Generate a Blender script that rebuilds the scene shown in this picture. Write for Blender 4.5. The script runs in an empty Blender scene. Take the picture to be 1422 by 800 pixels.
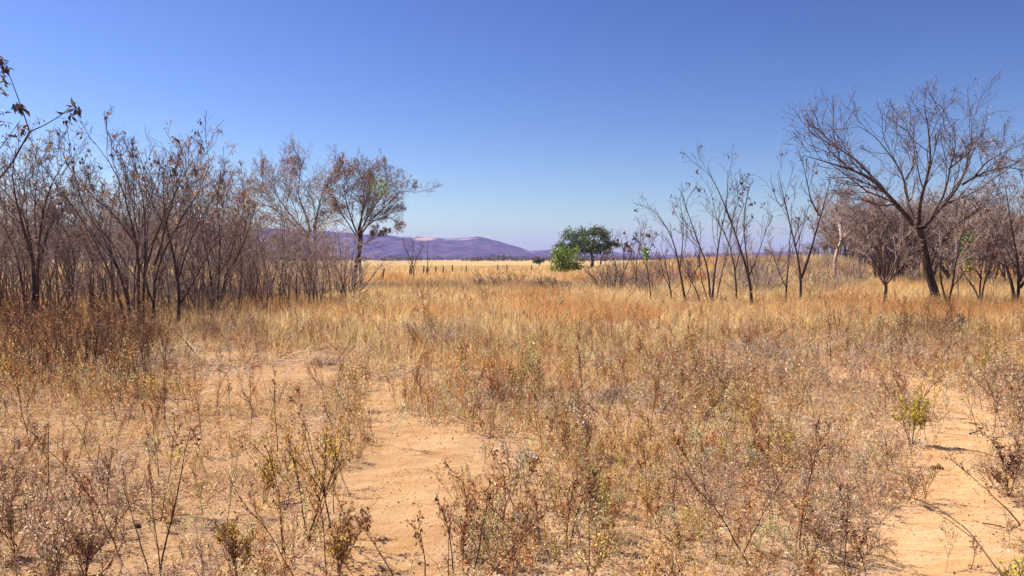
import bpy, math, random
import numpy as np

rng = np.random.default_rng(11)
C = bpy.context.scene.collection
scene = bpy.context.scene
PI = math.pi

# ------------------------------------------------------------------ camera geometry
F = 1027.0            # focal length in photo pixels (1422 wide)
CX, CY = 711.0, 400.0
PITCH = math.atan(40.0 / F)
EYE = 1.6
cp, sp = math.cos(PITCH), math.sin(PITCH)


def sstep(x, a, b):
    t = np.clip((np.asarray(x, float) - a) / (b - a), 0, 1)
    return t * t * (3 - 2 * t)


_tab = np.random.default_rng(5).random((256, 256))


def vnoise(x, y):
    x = np.asarray(x, float); y = np.asarray(y, float)
    xi = np.floor(x).astype(int); yi = np.floor(y).astype(int)
    fx = x - xi; fy = y - yi
    fx = fx * fx * (3 - 2 * fx); fy = fy * fy * (3 - 2 * fy)
    a = _tab[xi & 255, yi & 255]; b = _tab[(xi + 1) & 255, yi & 255]
    c = _tab[xi & 255, (yi + 1) & 255]; d = _tab[(xi + 1) & 255, (yi + 1) & 255]
    return (a * (1 - fx) + b * fx) * (1 - fy) + (c * (1 - fx) + d * fx) * fy


def fbm(x, y, o=4):
    s = 0; a = 0.5
    for i in range(o):
        s = s + a * vnoise(x * 2 ** i + 17.3 * i, y * 2 ** i + 9.1 * i); a *= 0.5
    return s / (1 - 0.5 ** o)


def H(x, y):
    x = np.asarray(x, float); y = np.asarray(y, float)
    tan = x / np.maximum(np.abs(y), 1.0)
    front = sstep(y, 0, 20)
    R = (1.35 - .7 * sstep(tan, .40, .52)) * sstep(y, 30, 70) * sstep(tan, 0.08, 0.27) + .35 * sstep(y, 35, 85) * sstep(tan, 0.3, 0.5)
    d = np.hypot(x, y)
    near = 1 - sstep(d, 60, 140)
    rough = (fbm(x / 2.6 + 40, y / 2.6 + 40, 3) - .5) * 0.12 + (fbm(x / 0.5, y / 0.5, 3) - .5) * 0.05
    return R * front + rough * near


CAMZ = float(H(0, 0)) * 0 + EYE


def ray(u, v):
    a = (u - CX) / F; b = (CY - v) / F
    return np.array([a, cp + b * sp, -sp + b * cp])


def at(u, v, y):
    """world point seen at photo pixel (u, v) at distance y down the view"""
    d = ray(u, v)
    return np.array([0, 0, CAMZ]) + d * (y / d[1])


def gnd(u, v):
    d = ray(u, v)
    ys = np.concatenate([np.arange(1.5, 30, .02), np.arange(30, 400, .2)])
    P = np.array([0, 0, CAMZ])[None] + d[None] * (ys / d[1])[:, None]
    below = P[:, 2] < H(P[:, 0], P[:, 1])
    i = int(np.argmax(below)) if below.any() else len(ys) - 1
    p = P[i].copy(); p[2] = float(H(p[0], p[1]))
    return p


def gat(u, y):
    x = (u - CX) / F * y
    return np.array([x, y, float(H(x, y))])


def flat_uv(x, y):
    yy = np.maximum(y, .3)
    z = -EYE
    dep = yy * cp - z * sp
    upc = yy * sp + z * cp
    return CX + F * x / dep, CY - F * upc / dep


# ------------------------------------------------------------------ mesh helpers
def mesh_np(name, V, faces, mat, col=None, attrs=None, parent=None, smooth=False):
    """V (n,3); faces: list of int arrays (m,3) or (m,4)"""
    me = bpy.data.meshes.new(name)
    V = np.ascontiguousarray(V, dtype=np.float32)
    me.vertices.add(len(V)); me.vertices.foreach_set("co", V.ravel())
    faces = [np.asarray(f, dtype=np.int32) for f in faces if len(f)]
    loops = np.concatenate([f.ravel() for f in faces])
    sizes = np.concatenate([np.full(len(f), f.shape[1], np.int32) for f in faces])
    starts = np.concatenate([[0], np.cumsum(sizes)[:-1]]).astype(np.int32)
    me.loops.add(len(loops)); me.loops.foreach_set("vertex_index", loops)
    me.polygons.add(len(sizes)); me.polygons.foreach_set("loop_start", starts)
    if smooth:
        me.polygons.foreach_set("use_smooth", np.ones(len(sizes), dtype=bool))
    if col is not None:
        a = me.attributes.new("col", 'FLOAT_COLOR', 'POINT')
        c4 = np.ones((len(V), 4), np.float32); c4[:, :3] = col
        a.data.foreach_set("color", c4.ravel())
    for k, v in (attrs or {}).items():
        a = me.attributes.new(k, 'FLOAT', 'POINT')
        a.data.foreach_set("value", np.asarray(v, np.float32))
    me.update(calc_edges=True)
    me.materials.append(mat)
    o = bpy.data.objects.new(name, me); C.objects.link(o)
    if parent is not None:
        o.parent = parent
    return o


def tag(o, label, cat, group=None):
    o["label"] = label; o["category"] = cat
    if group: o["group"] = group
    return o


def kind(o, k):
    o["kind"] = k
    return o


def empty(name, loc, label, cat, group=None):
    o = bpy.data.objects.new(name, None); C.objects.link(o)
    o.location = tuple(float(q) for q in loc)
    o.empty_display_size = .2
    return tag(o, label, cat, group)


def copy_thing(root, loc, rz, sc, label, group):
    c = root.copy(); C.objects.link(c)
    c.location = tuple(float(q) for q in loc); c.rotation_euler = (0, 0, rz); c.scale = sc
    c["label"] = label; c["group"] = group
    for ch in list(root.children):
        d = ch.copy(); C.objects.link(d); d.parent = c
    return c


def norm(a):
    return a / np.maximum(np.linalg.norm(a, axis=-1, keepdims=True), 1e-9)


def tubes(P, R, k):
    """P (M,n,3) R (M,n) -> verts, quads"""
    M, n, _ = P.shape
    T = norm(np.gradient(P, axis=1))
    D = norm(P[:, -1] - P[:, 0])
    ax = np.eye(3)[np.argmin(np.abs(D), axis=1)][:, None, :]
    U = norm(np.cross(T, np.broadcast_to(ax, T.shape)))
    W = np.cross(T, U)
    a = np.arange(k) * 2 * PI / k
    V = P[:, :, None, :] + R[:, :, None, None] * (np.cos(a)[None, None, :, None] * U[:, :, None, :] + np.sin(a)[None, None, :, None] * W[:, :, None, :])
    V = V.reshape(-1, 3)
    base = (np.arange(M) * n * k)[:, None, None] + (np.arange(n - 1) * k)[None, :, None]
    j = np.arange(k)[None, None, :]; j2 = (np.arange(k) + 1) % k
    q = np.stack([base + j, base + j2[None, None, :], base + k + j2[None, None, :], base + k + j], axis=-1).reshape(-1, 4)
    return V, q


class Geo:
    def __init__(s): s.V = []; s.F3 = []; s.F4 = []; s.C = []; s.n = 0

    def add(s, V, f, col=None):
        f = np.asarray(f)
        (s.F3 if f.shape[1] == 3 else s.F4).append(f + s.n)
        s.V.append(V); s.n += len(V)
        if col is not None:
            s.C.append(np.broadcast_to(np.asarray(col, float), (len(V), 3)))

    def arrays(s):
        V = np.concatenate(s.V)
        F = [np.concatenate(x) for x in (s.F3, s.F4) if x]
        c = np.concatenate(s.C) if s.C else None
        return V, F, c

    def build(s, name, mat, parent=None, smooth=False):
        V, F, c = s.arrays()
        return mesh_np(name, V, F, mat, col=c, parent=parent, smooth=smooth)


def grow(P, R, k, t0, ang, ratio, n2, rratio, rend, up=.2, wig=.15, trop=.05, lmax=9., lmin=.05, t1=1.0):
    M, n, _ = P.shape
    plen = np.linalg.norm(np.diff(P, axis=1), axis=2).sum(1)
    t = t0 + (t1 - t0) * ((np.arange(k)[None] + rng.random((M, k))) / k)
    s = t * (n - 1); i = np.minimum(s.astype(int), n - 2); f = s - i
    m = np.arange(M)[:, None]
    p0 = P[m, i] * (1 - f)[..., None] + P[m, i + 1] * f[..., None]
    r0 = R[m, i] * (1 - f) + R[m, i + 1] * f
    d = norm(P[m, i + 1] - P[m, i])
    v = rng.normal(size=d.shape); v -= (v * d).sum(-1, keepdims=True) * d; v = norm(v)
    a = rng.uniform(ang[0], ang[1], (M, k))[..., None]
    d = np.cos(a) * d + np.sin(a) * v
    d[..., 2] += up
    d = norm(d)
    L = np.clip(ratio * plen[:, None] * rng.uniform(.55, 1.3, (M, k)) * (1.25 - .65 * t), lmin, lmax)
    p0 = p0.reshape(-1, 3); d = d.reshape(-1, 3); L = L.reshape(-1); r0 = r0.reshape(-1)
    Q = np.empty((M * k, n2, 3)); Q[:, 0] = p0
    for j in range(1, n2):
        d = d + rng.normal(size=d.shape) * wig; d[:, 2] += trop; d = norm(d)
        Q[:, j] = Q[:, j - 1] + d * (L / (n2 - 1))[:, None]
    rs = np.maximum(r0 * rratio, rend)
    RR = rs[:, None] + (rend - rs)[:, None] * np.linspace(0, 1, n2)[None]
    return Q, RR


def resample(pts, n):
    pts = np.asarray(pts, float)
    s = np.concatenate([[0], np.cumsum(np.linalg.norm(np.diff(pts, axis=0), axis=1))])
    q = np.linspace(0, s[-1], n)
    out = np.stack([np.interp(q, s, pts[:, j]) for j in range(3)], 1)
    for _ in range(2):
        out[1:-1] = .25 * out[:-2] + .5 * out[1:-1] + .25 * out[2:]
    return out


def leaf_geo(pos, size, col, droop=0., asp=.45, fold=.25, dirs=None):
    """folded diamond leaves at pos (N,3)"""
    N = len(pos)
    d = rng.normal(size=(N, 3)) if dirs is None else dirs + rng.normal(size=(N, 3)) * .5
    d[:, 2] -= droop
    d = norm(d)
    s = norm(np.cross(d, rng.normal(size=(N, 3))))
    nn = np.cross(d, s)
    size = np.broadcast_to(size, (N,))[:, None]
    fo = nn * size * rng.uniform(-fold, fold * 1.5, (N, 1))
    V = np.stack([pos, pos + d * size * .5 + s * size * asp * .5 + fo, pos + d * size, pos + d * size * .5 - s * size * asp * .5 + fo], 1).reshape(-1, 3)
    b = np.arange(N)[:, None] * 4
    f = np.concatenate([b + np.array([[0, 1, 2]]), b + np.array([[0, 2, 3]])])
    return V, f, np.repeat(np.broadcast_to(col, (N, 3)), 4, axis=0)


def jitter_col(base, N, amt=.25, hue=.08):
    base = np.asarray(base, float)
    c = base[None] * (1 + rng.normal(size=(N, 1)) * amt) * (1 + rng.normal(size=(N, 3)) * hue)
    return np.clip(c, .01, .9)


def pick_col(pal, w, N, amt=.2, hue=.06):
    pal = np.asarray(pal, float); w = np.asarray(w, float); w = w / w.sum()
    c = pal[rng.choice(len(pal), N, p=w)]
    return np.clip(c * (1 + rng.normal(size=(N, 1)) * amt) * (1 + rng.normal(size=(N, 3)) * hue), .01, .85)


# ------------------------------------------------------------------ materials
def new_mat(name):
    m = bpy.data.materials.new(name); m.use_nodes = True
    nt = m.node_tree; nt.nodes.clear()
    out = nt.nodes.new("ShaderNodeOutputMaterial")
    return m, nt, out


def plant_mat(name, trans=.3, gloss=0.0):
    m, nt, out = new_mat(name)
    a = nt.nodes.new("ShaderNodeAttribute"); a.attribute_name = "col"
    tc = nt.nodes.new("ShaderNodeTexCoord"); no = nt.nodes.new("ShaderNodeTexNoise")
    no.inputs["Scale"].default_value = 90; no.inputs["Detail"].default_value = 2
    nt.links.new(tc.outputs["Object"], no.inputs["Vector"])
    mr = nt.nodes.new("ShaderNodeMapRange"); mr.inputs[3].default_value = .75; mr.inputs[4].default_value = 1.25
    nt.links.new(no.outputs["Fac"], mr.inputs[0])
    mu = nt.nodes.new("ShaderNodeVectorMath"); mu.operation = 'SCALE'
    nt.links.new(a.outputs["Color"], mu.inputs[0]); nt.links.new(mr.outputs[0], mu.inputs["Scale"])
    d = nt.nodes.new("ShaderNodeBsdfDiffuse"); nt.links.new(mu.outputs[0], d.inputs["Color"])
    sh = d
    if trans > 0:
        t = nt.nodes.new("ShaderNodeBsdfTranslucent"); nt.links.new(mu.outputs[0], t.inputs["Color"])
        mx = nt.nodes.new("ShaderNodeMixShader"); mx.inputs[0].default_value = trans
        nt.links.new(d.outputs[0], mx.inputs[1]); nt.links.new(t.outputs[0], mx.inputs[2]); sh = mx
    if gloss > 0:
        g = nt.nodes.new("ShaderNodeBsdfGlossy"); g.inputs["Roughness"].default_value = .45
        g.inputs["Color"].default_value = (1, 1, 1, 1)
        m2 = nt.nodes.new("ShaderNodeMixShader"); m2.inputs[0].default_value = gloss
        nt.links.new(sh.outputs[0], m2.inputs[1]); nt.links.new(g.outputs[0], m2.inputs[2]); sh = m2
    nt.links.new(sh.outputs[0], out.inputs["Surface"])
    return m


def ramp_mat(name, c0, c1, scale, stretch=(1, 1, 1), bump=.4, rough=.9, lo=.35, hi=.65, c2=None):
    m, nt, out = new_mat(name)
    tc = nt.nodes.new("ShaderNodeTexCoord"); mp = nt.nodes.new("ShaderNodeMapping")
    mp.inputs["Scale"].default_value = stretch
    nt.links.new(tc.outputs["Object"], mp.inputs["Vector"])
    no = nt.nodes.new("ShaderNodeTexNoise"); no.inputs["Scale"].default_value = scale; no.inputs["Detail"].default_value = 6
    nt.links.new(mp.outputs[0], no.inputs["Vector"])
    cr = nt.nodes.new("ShaderNodeValToRGB")
    cr.color_ramp.elements[0].position = lo; cr.color_ramp.elements[0].color = (*c0, 1)
    cr.color_ramp.elements[1].position = hi; cr.color_ramp.elements[1].color = (*c1, 1)
    if c2:
        e = cr.color_ramp.elements.new(min(.98, hi + .12)); e.color = (*c2, 1)
    nt.links.new(no.outputs["Fac"], cr.inputs[0])
    p = nt.nodes.new("ShaderNodeBsdfPrincipled"); p.inputs["Roughness"].default_value = rough
    p.inputs["Specular IOR Level"].default_value = .2
    nt.links.new(cr.outputs[0], p.inputs["Base Color"])
    if bump:
        b = nt.nodes.new("ShaderNodeBump"); b.inputs["Strength"].default_value = bump; b.inputs["Distance"].default_value = .02
        nt.links.new(no.outputs["Fac"], b.inputs["Height"]); nt.links.new(b.outputs[0], p.inputs["Normal"])
    nt.links.new(p.outputs[0], out.inputs["Surface"])
    return m


M_GRASS = plant_mat("dry_grass_blades", .5)
M_WEED = plant_mat("dry_weed_leaves", .45)
M_LITTER = plant_mat("litter_flakes", .25)
M_LEAF = plant_mat("tree_leaves", .5, .02)
M_GREEN = plant_mat("green_leaves", .4, .04)
M_BARK = ramp_mat("dark_bark", (.030, .021, .019), (.105, .075, .062), 9, (1, 1, .25), .6)
M_BARK2 = ramp_mat("reddish_bark", (.045, .028, .023), (.13, .085, .068), 12, (1, 1, .25), .5)
M_BARKG = ramp_mat("grey_bark", (.07, .054, .048), (.22, .175, .15), 9, (1, 1, .25), .5)
M_TWIG = ramp_mat("dark_twigs", (.06, .043, .046), (.17, .12, .115), 5, bump=0)
M_TWIGP = ramp_mat("pale_twigs", (.26, .19, .16), (.56, .44, .37), 4, bump=0)
M_TWIGR = ramp_mat("brown_twigs", (.17, .125, .11), (.42, .335, .29), 4, bump=0)
M_POST = ramp_mat("weathered_wood", (.05, .04, .035), (.2, .16, .13), 14, (1, 1, .2), .5)
M_STONE = ramp_mat("white_stone", (.20, .165, .14), (.50, .44, .385), 6, bump=.6, lo=.3, hi=.55)
M_CLOD = ramp_mat("dark_clod", (.03, .012, .010), (.10, .045, .035), 8, bump=.6)
M_STICK = ramp_mat("fallen_stick_bark", (.035, .02, .017), (.12, .07, .05), 12, bump=.3)
M_STICKP = ramp_mat("bleached_stick", (.30, .21, .13), (.52, .40, .28), 9, bump=.3)
M_WIRE = ramp_mat("rusty_wire", (.05, .03, .02), (.1, .06, .04), 20, bump=0)


def ground_mat():
    m, nt, out = new_mat("sandy_ground")
    N = nt.nodes; L = nt.links

    def attr(n):
        a = N.new("ShaderNodeAttribute"); a.attribute_name = n; return a.outputs["Fac"]

    def noise(scale, detail=5, rough=.6, vec=None):
        n = N.new("ShaderNodeTexNoise"); n.inputs["Scale"].default_value = scale
        n.inputs["Detail"].default_value = detail; n.inputs["Roughness"].default_value = rough
        L.new(vec or tc.outputs["Object"], n.inputs["Vector"]); return n.outputs["Fac"]

    def ramp(fac, stops):
        r = N.new("ShaderNodeValToRGB"); e = r.color_ramp.elements
        e[0].position, e[0].color = stops[0][0], (*stops[0][1], 1)
        e[1].position, e[1].color = stops[-1][0], (*stops[-1][1], 1)
        for p, c in stops[1:-1]:
            x = e.new(p); x.color = (*c, 1)
        L.new(fac, r.inputs[0]); return r.outputs[0]

    def mix(fac, a, b):
        x = N.new("ShaderNodeMix"); x.data_type = 'RGBA'
        L.new(fac, x.inputs[0]); L.new(a, x.inputs[6]); L.new(b, x.inputs[7]); return x.outputs[2]

    tc = N.new("ShaderNodeTexCoord")
    mp = N.new("ShaderNodeMapping"); mp.inputs["Scale"].default_value = (1, 3.2, 1); mp.inputs["Rotation"].default_value = (0, 0, -.25)
    L.new(tc.outputs["Object"], mp.inputs["Vector"])
    sand = ramp(noise(1.1, 7, .65), [(.28, (.42, .235, .11)), (.5, (.54, .335, .175)), (.72, (.62, .43, .265))])
    streak = ramp(noise(2.6, 6, .6, mp.outputs[0]), [(.38, (.40, .215, .085)), (.6, (.56, .375, .215))])
    f5 = N.new("ShaderNodeValue"); f5.outputs[0].default_value = .5
    sand = mix(f5.outputs[0], sand, streak)
    speck = ramp(noise(55, 3, .7), [(.62, (0, 0, 0)), (.72, (.6, .6, .6))])
    dark = N.new("ShaderNodeRGB"); dark.outputs[0].default_value = (.24, .13, .06, 1)
    sand = mix(speck, sand, dark.outputs[0])
    lit = ramp(noise(26, 6, .75), [(.32, (.20, .125, .08)), (.45, (.36, .235, .14)), (.6, (.50, .34, .20)), (.72, (.58, .45, .33))])
    lit2 = ramp(noise(1.7, 4), [(.35, (.50, .31, .15)), (.65, (.44, .33, .25))])
    f6 = N.new("ShaderNodeValue"); f6.outputs[0].default_value = .4
    lit = mix(f6.outputs[0], lit, lit2)
    straw = ramp(noise(.12, 6, .7), [(.35, (.42, .28, .12)), (.5, (.52, .37, .17)), (.68, (.58, .45, .25))])
    col = mix(attr("bare"), lit, sand)
    col = mix(attr("straw"), col, straw)
    p = N.new("ShaderNodeBsdfDiffuse"); p.inputs["Roughness"].default_value = .6
    L.new(col, p.inputs["Color"])
    b = N.new("ShaderNodeBump"); b.inputs["Strength"].default_value = .8; b.inputs["Distance"].default_value = .035
    ad = N.new("ShaderNodeMath"); ad.operation = 'ADD'
    L.new(noise(9, 8, .7), ad.inputs[0])
    m2 = N.new("ShaderNodeMath"); m2.operation = 'MULTIPLY'; m2.inputs[1].default_value = .35
    L.new(noise(48, 4, .7), m2.inputs[0]); L.new(m2.outputs[0], ad.inputs[1])
    L.new(ad.outputs[0], b.inputs["Height"]); L.new(b.outputs[0], p.inputs["Normal"])
    L.new(p.outputs[0], out.inputs["Surface"])
    return m


M_GROUND = ground_mat()

# ------------------------------------------------------------------ where the sand lies bare
POLYS = [  # photo outline of each bare patch, its strength, whether it reads as a path
    ([(508, 545), (548, 545), (562, 572), (604, 585), (656, 609), (676, 650), (654, 694), (628, 735), (600, 800), (580, 900), (420, 900), (446, 780), (470, 720), (478, 670), (490, 620), (496, 590), (488, 566)], 1.0, 1),
    ([(500, 530), (600, 514), (622, 528), (560, 547), (540, 562), (495, 560)], .95, 1),
    ([(630, 604), (770, 610), (785, 655), (720, 720), (640, 720)], .66, 0),
    ([(1295, 562), (1378, 560), (1380, 600), (1382, 640), (1388, 690), (1402, 740), (1425, 900), (1195, 900), (1200, 790), (1212, 740), (1232, 700), (1270, 660), (1300, 620)], 1.0, 1),
    ([(1215, 522), (1290, 524), (1345, 545), (1380, 562), (1300, 566), (1240, 550)], .85, 1),
    ([(215, 605), (330, 575), (420, 582), (490, 600), (480, 640), (400, 655), (300, 665), (210, 655)], .45, 0),
    ([(90, 770), (150, 705), (260, 690), (380, 680), (430, 700), (360, 745), (300, 775), (200, 810), (120, 840), (60, 850)], .5, 0),
    ([(262, 548), (290, 522), (400, 504), (470, 487), (468, 520), (425, 540), (330, 560), (245, 563)], .95, 0),
    ([(278, 490), (362, 486), (372, 497), (286, 501)], .9, 0),
    ([(1125, 507), (1205, 508), (1215, 531), (1145, 531)], .8, 0),
    ([(-40, 588), (60, 574), (205, 580), (214, 600), (60, 612), (-40, 612)], .6, 0),
    ([(690, 500), (760, 497), (770, 510), (700, 514)], .6, 0),
    ([(455, 650), (500, 650), (495, 760), (440, 780)], .7, 0),
    ([(760, 690), (900, 680), (930, 720), (800, 740)], .35, 0),
    ([(1180, 590), (1290, 560), (1300, 600), (1210, 640)], .45, 0),
    ([(985, 655), (1080, 640), (1110, 680), (1010, 700)], .3, 0),
]


def poly_world(p):
    return np.array([gnd(u, min(v, 900))[:2] for u, v in p])


def sdf(poly, x, y):
    """signed distance, negative inside"""
    d = np.full(x.shape, 1e9); inside = np.zeros(x.shape, bool)
    n = len(poly)
    for i in range(n):
        ax, ay = poly[i]; bx, by = poly[(i + 1) % n]
        ex, ey = bx - ax, by - ay
        wx, wy = x - ax, y - ay
        t = np.clip((wx * ex + wy * ey) / (ex * ex + ey * ey + 1e-9), 0, 1)
        d = np.minimum(d, (wx - ex * t) ** 2 + (wy - ey * t) ** 2)
        c = ((ay > y) != (by > y)) & (x < (bx - ax) * (y - ay) / (by - ay + 1e-12) + ax)
        inside ^= c
    d = np.sqrt(d)
    return np.where(inside, -d, d)


WP = [(poly_world(p), s, k) for p, s, k in POLYS]


def bare_at(x, y, path_only=False):
    x = np.asarray(x, float); y = np.asarray(y, float)
    out = np.zeros(x.shape)
    nz = (fbm(x * 2.3 + 3, y * 2.3, 4) - .5) * 1.1 + (fbm(x * 9, y * 9 + 7, 3) - .5) * .35
    dist = np.hypot(x, y)
    soft = .16 + .016 * dist
    m = dist < 40
    if m.any():
        xs, ys, ns, so = x[m], y[m], nz[m], soft[m]
        b = np.zeros(xs.shape)
        for P, s, k in WP:
            if path_only and not k: continue
            lo = P.min(0) - 2; hi = P.max(0) + 2
            q = (xs > lo[0]) & (xs < hi[0]) & (ys > lo[1]) & (ys < hi[1])
            if not q.any(): continue
            dd = sdf(P, xs[q], ys[q]) + ns[q] * so[q] * 2.2
            b[q] = np.maximum(b[q], s * (1 - sstep(dd, -so[q], so[q])))
        out[m] = b
    return out


# ------------------------------------------------------------------ ground
def build_ground():
    nth = 900; rr = np.concatenate([[0.02], np.geomspace(.4, 1.8, 14), np.geomspace(1.9, 45, 300), np.geomspace(46, 5200, 90)])
    # finer towards the view
    th = np.linspace(0, 2 * PI, nth, endpoint=False)
    th = PI / 2 + (th - PI) - .62 * np.sin(th - PI)      # rays crowd round the look direction
    Rg, Tg = np.meshgrid(rr, th, indexing='ij')
    X = Rg * np.cos(Tg); Y = Rg * np.sin(Tg)
    Z = H(X, Y)
    b = bare_at(X, Y)
    patchy = .25 * sstep(fbm(X * 1.1 + 90, Y * 1.1, 4), .55, .75)
    bb = np.clip(np.maximum(b, patchy), 0, 1)
    st = sstep(Y + (fbm(X / 6, Y / 6) - .5) * 24, 28, 62) * sstep(np.hypot(X, Y), 20, 50)
    uu, _ = flat_uv(X, np.maximum(Y, 1.)); st = st * (1 - .9 * sstep(440 - uu, 0, 70) * sstep(Y, 15, 19) * (1 - sstep(Y, 58, 75)))  # shade on the left thicket floor painted in: litter-brown replaces straw there
    V = np.stack([X, Y, Z], -1).reshape(-1, 3)
    n = len(rr)
    i = np.arange(n - 1)[:, None] * nth; j = np.arange(nth)[None]; j2 = (j + 1) % nth
    q = np.stack([i + j, i + nth + j, i + nth + j2, i + j2], -1).reshape(-1, 4)
    pm = bare_at(X, Y, True).reshape(-1)
    isp = pm[q].mean(1) > .5
    for name, sel in (("ground", ~isp), ("sandy_path", isp)):
        f = q[sel]; ids, inv = np.unique(f, return_inverse=True)
        o = mesh_np(name, V[ids], [inv.reshape(-1, 4)], M_GROUND, attrs={"bare": bb.reshape(-1)[ids], "straw": st.reshape(-1)[ids]}, smooth=True)
        kind(o, "structure")


build_ground()


# ------------------------------------------------------------------ hills
def build_hills():
    D = 2500.
    prof = np.array([(-900, 318), (-500, 316), (-200, 321), (0, 319), (150, 322), (320, 320), (430, 322), (500, 327), (535, 328.5), (560, 331.5), (590, 331.5), (615, 333.5), (640, 333), (662, 331.5), (690, 336),
                     (715, 342.5), (735, 348.5), (765, 355), (800, 358.5), (900, 359.5), (1500, 360), (2400, 360)], float)
    prof2 = np.array([(-900, 345), (600, 350), (700, 352), (740, 349), (765, 346), (800, 347), (850, 350), (900, 353), (960, 354), (1060, 350), (1100, 349), (1180, 352), (1300, 350), (1500, 346), (2400, 344)], float)

    def mat(name, patch):
        m, nt, out = new_mat(name); N = nt.nodes; L = nt.links
        tc = N.new("ShaderNodeTexCoord")
        n1 = N.new("ShaderNodeTexNoise"); n1.inputs["Scale"].default_value = .02; n1.inputs["Detail"].default_value = 8; n1.inputs["Roughness"].default_value = .7
        L.new(tc.outputs["Object"], n1.inputs["Vector"])
        n1.inputs["Distortion"].default_value = .6
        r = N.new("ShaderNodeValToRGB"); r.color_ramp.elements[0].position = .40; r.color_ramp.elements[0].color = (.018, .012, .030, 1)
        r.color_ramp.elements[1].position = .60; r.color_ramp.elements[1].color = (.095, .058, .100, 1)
        L.new(n1.outputs["Fac"], r.inputs[0])
        a = N.new("ShaderNodeAttribute"); a.attribute_name = "bare"
        mx = N.new("ShaderNodeMix"); mx.data_type = 'RGBA'; mx.inputs[7].default_value = (.40, .27, .20, 1)
        L.new(a.outputs["Fac"], mx.inputs[0]); L.new(r.outputs[0], mx.inputs[6])
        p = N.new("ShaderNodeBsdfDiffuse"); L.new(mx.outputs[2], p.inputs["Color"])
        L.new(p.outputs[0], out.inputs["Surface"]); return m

    for name, pr, D, depth in (("hills", prof, 2500., 520.), ("hills", prof2, 3350., 420.)):
        us = np.linspace(-900, 2400, 700); ts = np.linspace(-1, 1, 56)
        U, T = np.meshgrid(us, ts, indexing='ij')
        X = (U - CX) / F * D
        Y = D + T * depth
        ridge = 1.1 * (359.6 - np.interp(U, pr[:, 0], pr[:, 1])) / F * D
        rough = fbm(X / 90., Y / 200., 5)
        gul = 1 - np.abs(2 * fbm(X / 130. + .35 * T, Y / 900. + 5, 4) - 1)
        sh = np.clip(1 - np.abs(T) ** 1.25, 0, 1)
        Z = ridge * sh * (1 - .42 * (1 - sh ** .35) - (1 - sh) * 1.7 * (gul - .6)) + (rough - .5) * 15 * sh * np.clip(ridge / 40, 0, 1)
        Z += (fbm(X / 22., Y / 30., 3) - .5) * 3.0 * np.clip(ridge / 40, 0, 1) - 1.2 * (1 - sh)
        Z = np.where(np.abs(T) > .99, -1.5, Z)
        # pale bare clearings just under the crest
        bn = fbm(X / 45. + 3, Y / 60., 4)
        b = np.zeros(U.shape)
        for (u0, uw, t0, tw, s) in ((592, 20, -.12, .10, .95), (640, 28, -.10, .05, .75), (655, 24, -.5, .1, .3), (735, 14, -.2, .2, .5), (350, 30, -.3, .1, .2)):
            b = np.maximum(b, s * np.exp(-((U - u0) / uw) ** 2 * 1.4 - ((T - t0) / tw) ** 2))
        b = sstep(b + (bn - .5) * .8, .35, .6) * (D < 3000)
        V = np.stack([X, Y, Z], -1).reshape(-1, 3)
        n, mm = U.shape
        i = np.arange(n - 1)[:, None] * mm; j = np.arange(mm - 1)[None]
        q = np.stack([i + j, i + mm + j, i + mm + j + 1, i + j + 1], -1).reshape(-1, 4)
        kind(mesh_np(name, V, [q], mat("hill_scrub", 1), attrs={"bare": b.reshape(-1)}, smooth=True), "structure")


build_hills()


# ------------------------------------------------------------------ far woodland band (one mass at the foot of the hills)
def build_far_woods():
    g = Geo()
    N = 2600
    y = rng.uniform(520, 1300, N)
    u = rng.uniform(-300, 1700, N)
    x = (u - CX) / F * y
    dens = fbm(x / 60 + 8, y / 160, 3)
    k = dens > .38
    x, y, u, dens = x[k], y[k], u[k], dens[k]
    h = rng.uniform(2.2, 4.4, len(x)) * (.6 + dens)
    per = 34
    c = np.repeat(np.stack([x, y, h * .45], 1), per, 0)
    hh = np.repeat(h, per)
    off = norm(rng.normal(size=c.shape)) * rng.random((len(c), 1)) ** .4
    pos = c + off * np.stack([hh * .8, hh * .6, hh * .5], 1)
    pos[:, 2] = np.maximum(pos[:, 2], .1)
    cc = np.repeat(pick_col([(.085, .055, .055), (.12, .075, .06), (.06, .06, .04)], [5, 3, 1], len(x)), per, 0)
    V, f, col = leaf_geo(pos, rng.uniform(.5, 1.1, len(pos)) * hh * .32, cc, asp=.8)
    g.add(V, f, col)
    kind(g.build("far_woodland", M_LEAF), "stuff")


build_far_woods()

# ------------------------------------------------------------------ trees
RUST = (.24, .13, .095); PINK = (.50, .34, .30); TAN = (.44, .32, .21); GOLD = (.46, .30, .08); DARKL = (.07, .045, .045)


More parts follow.
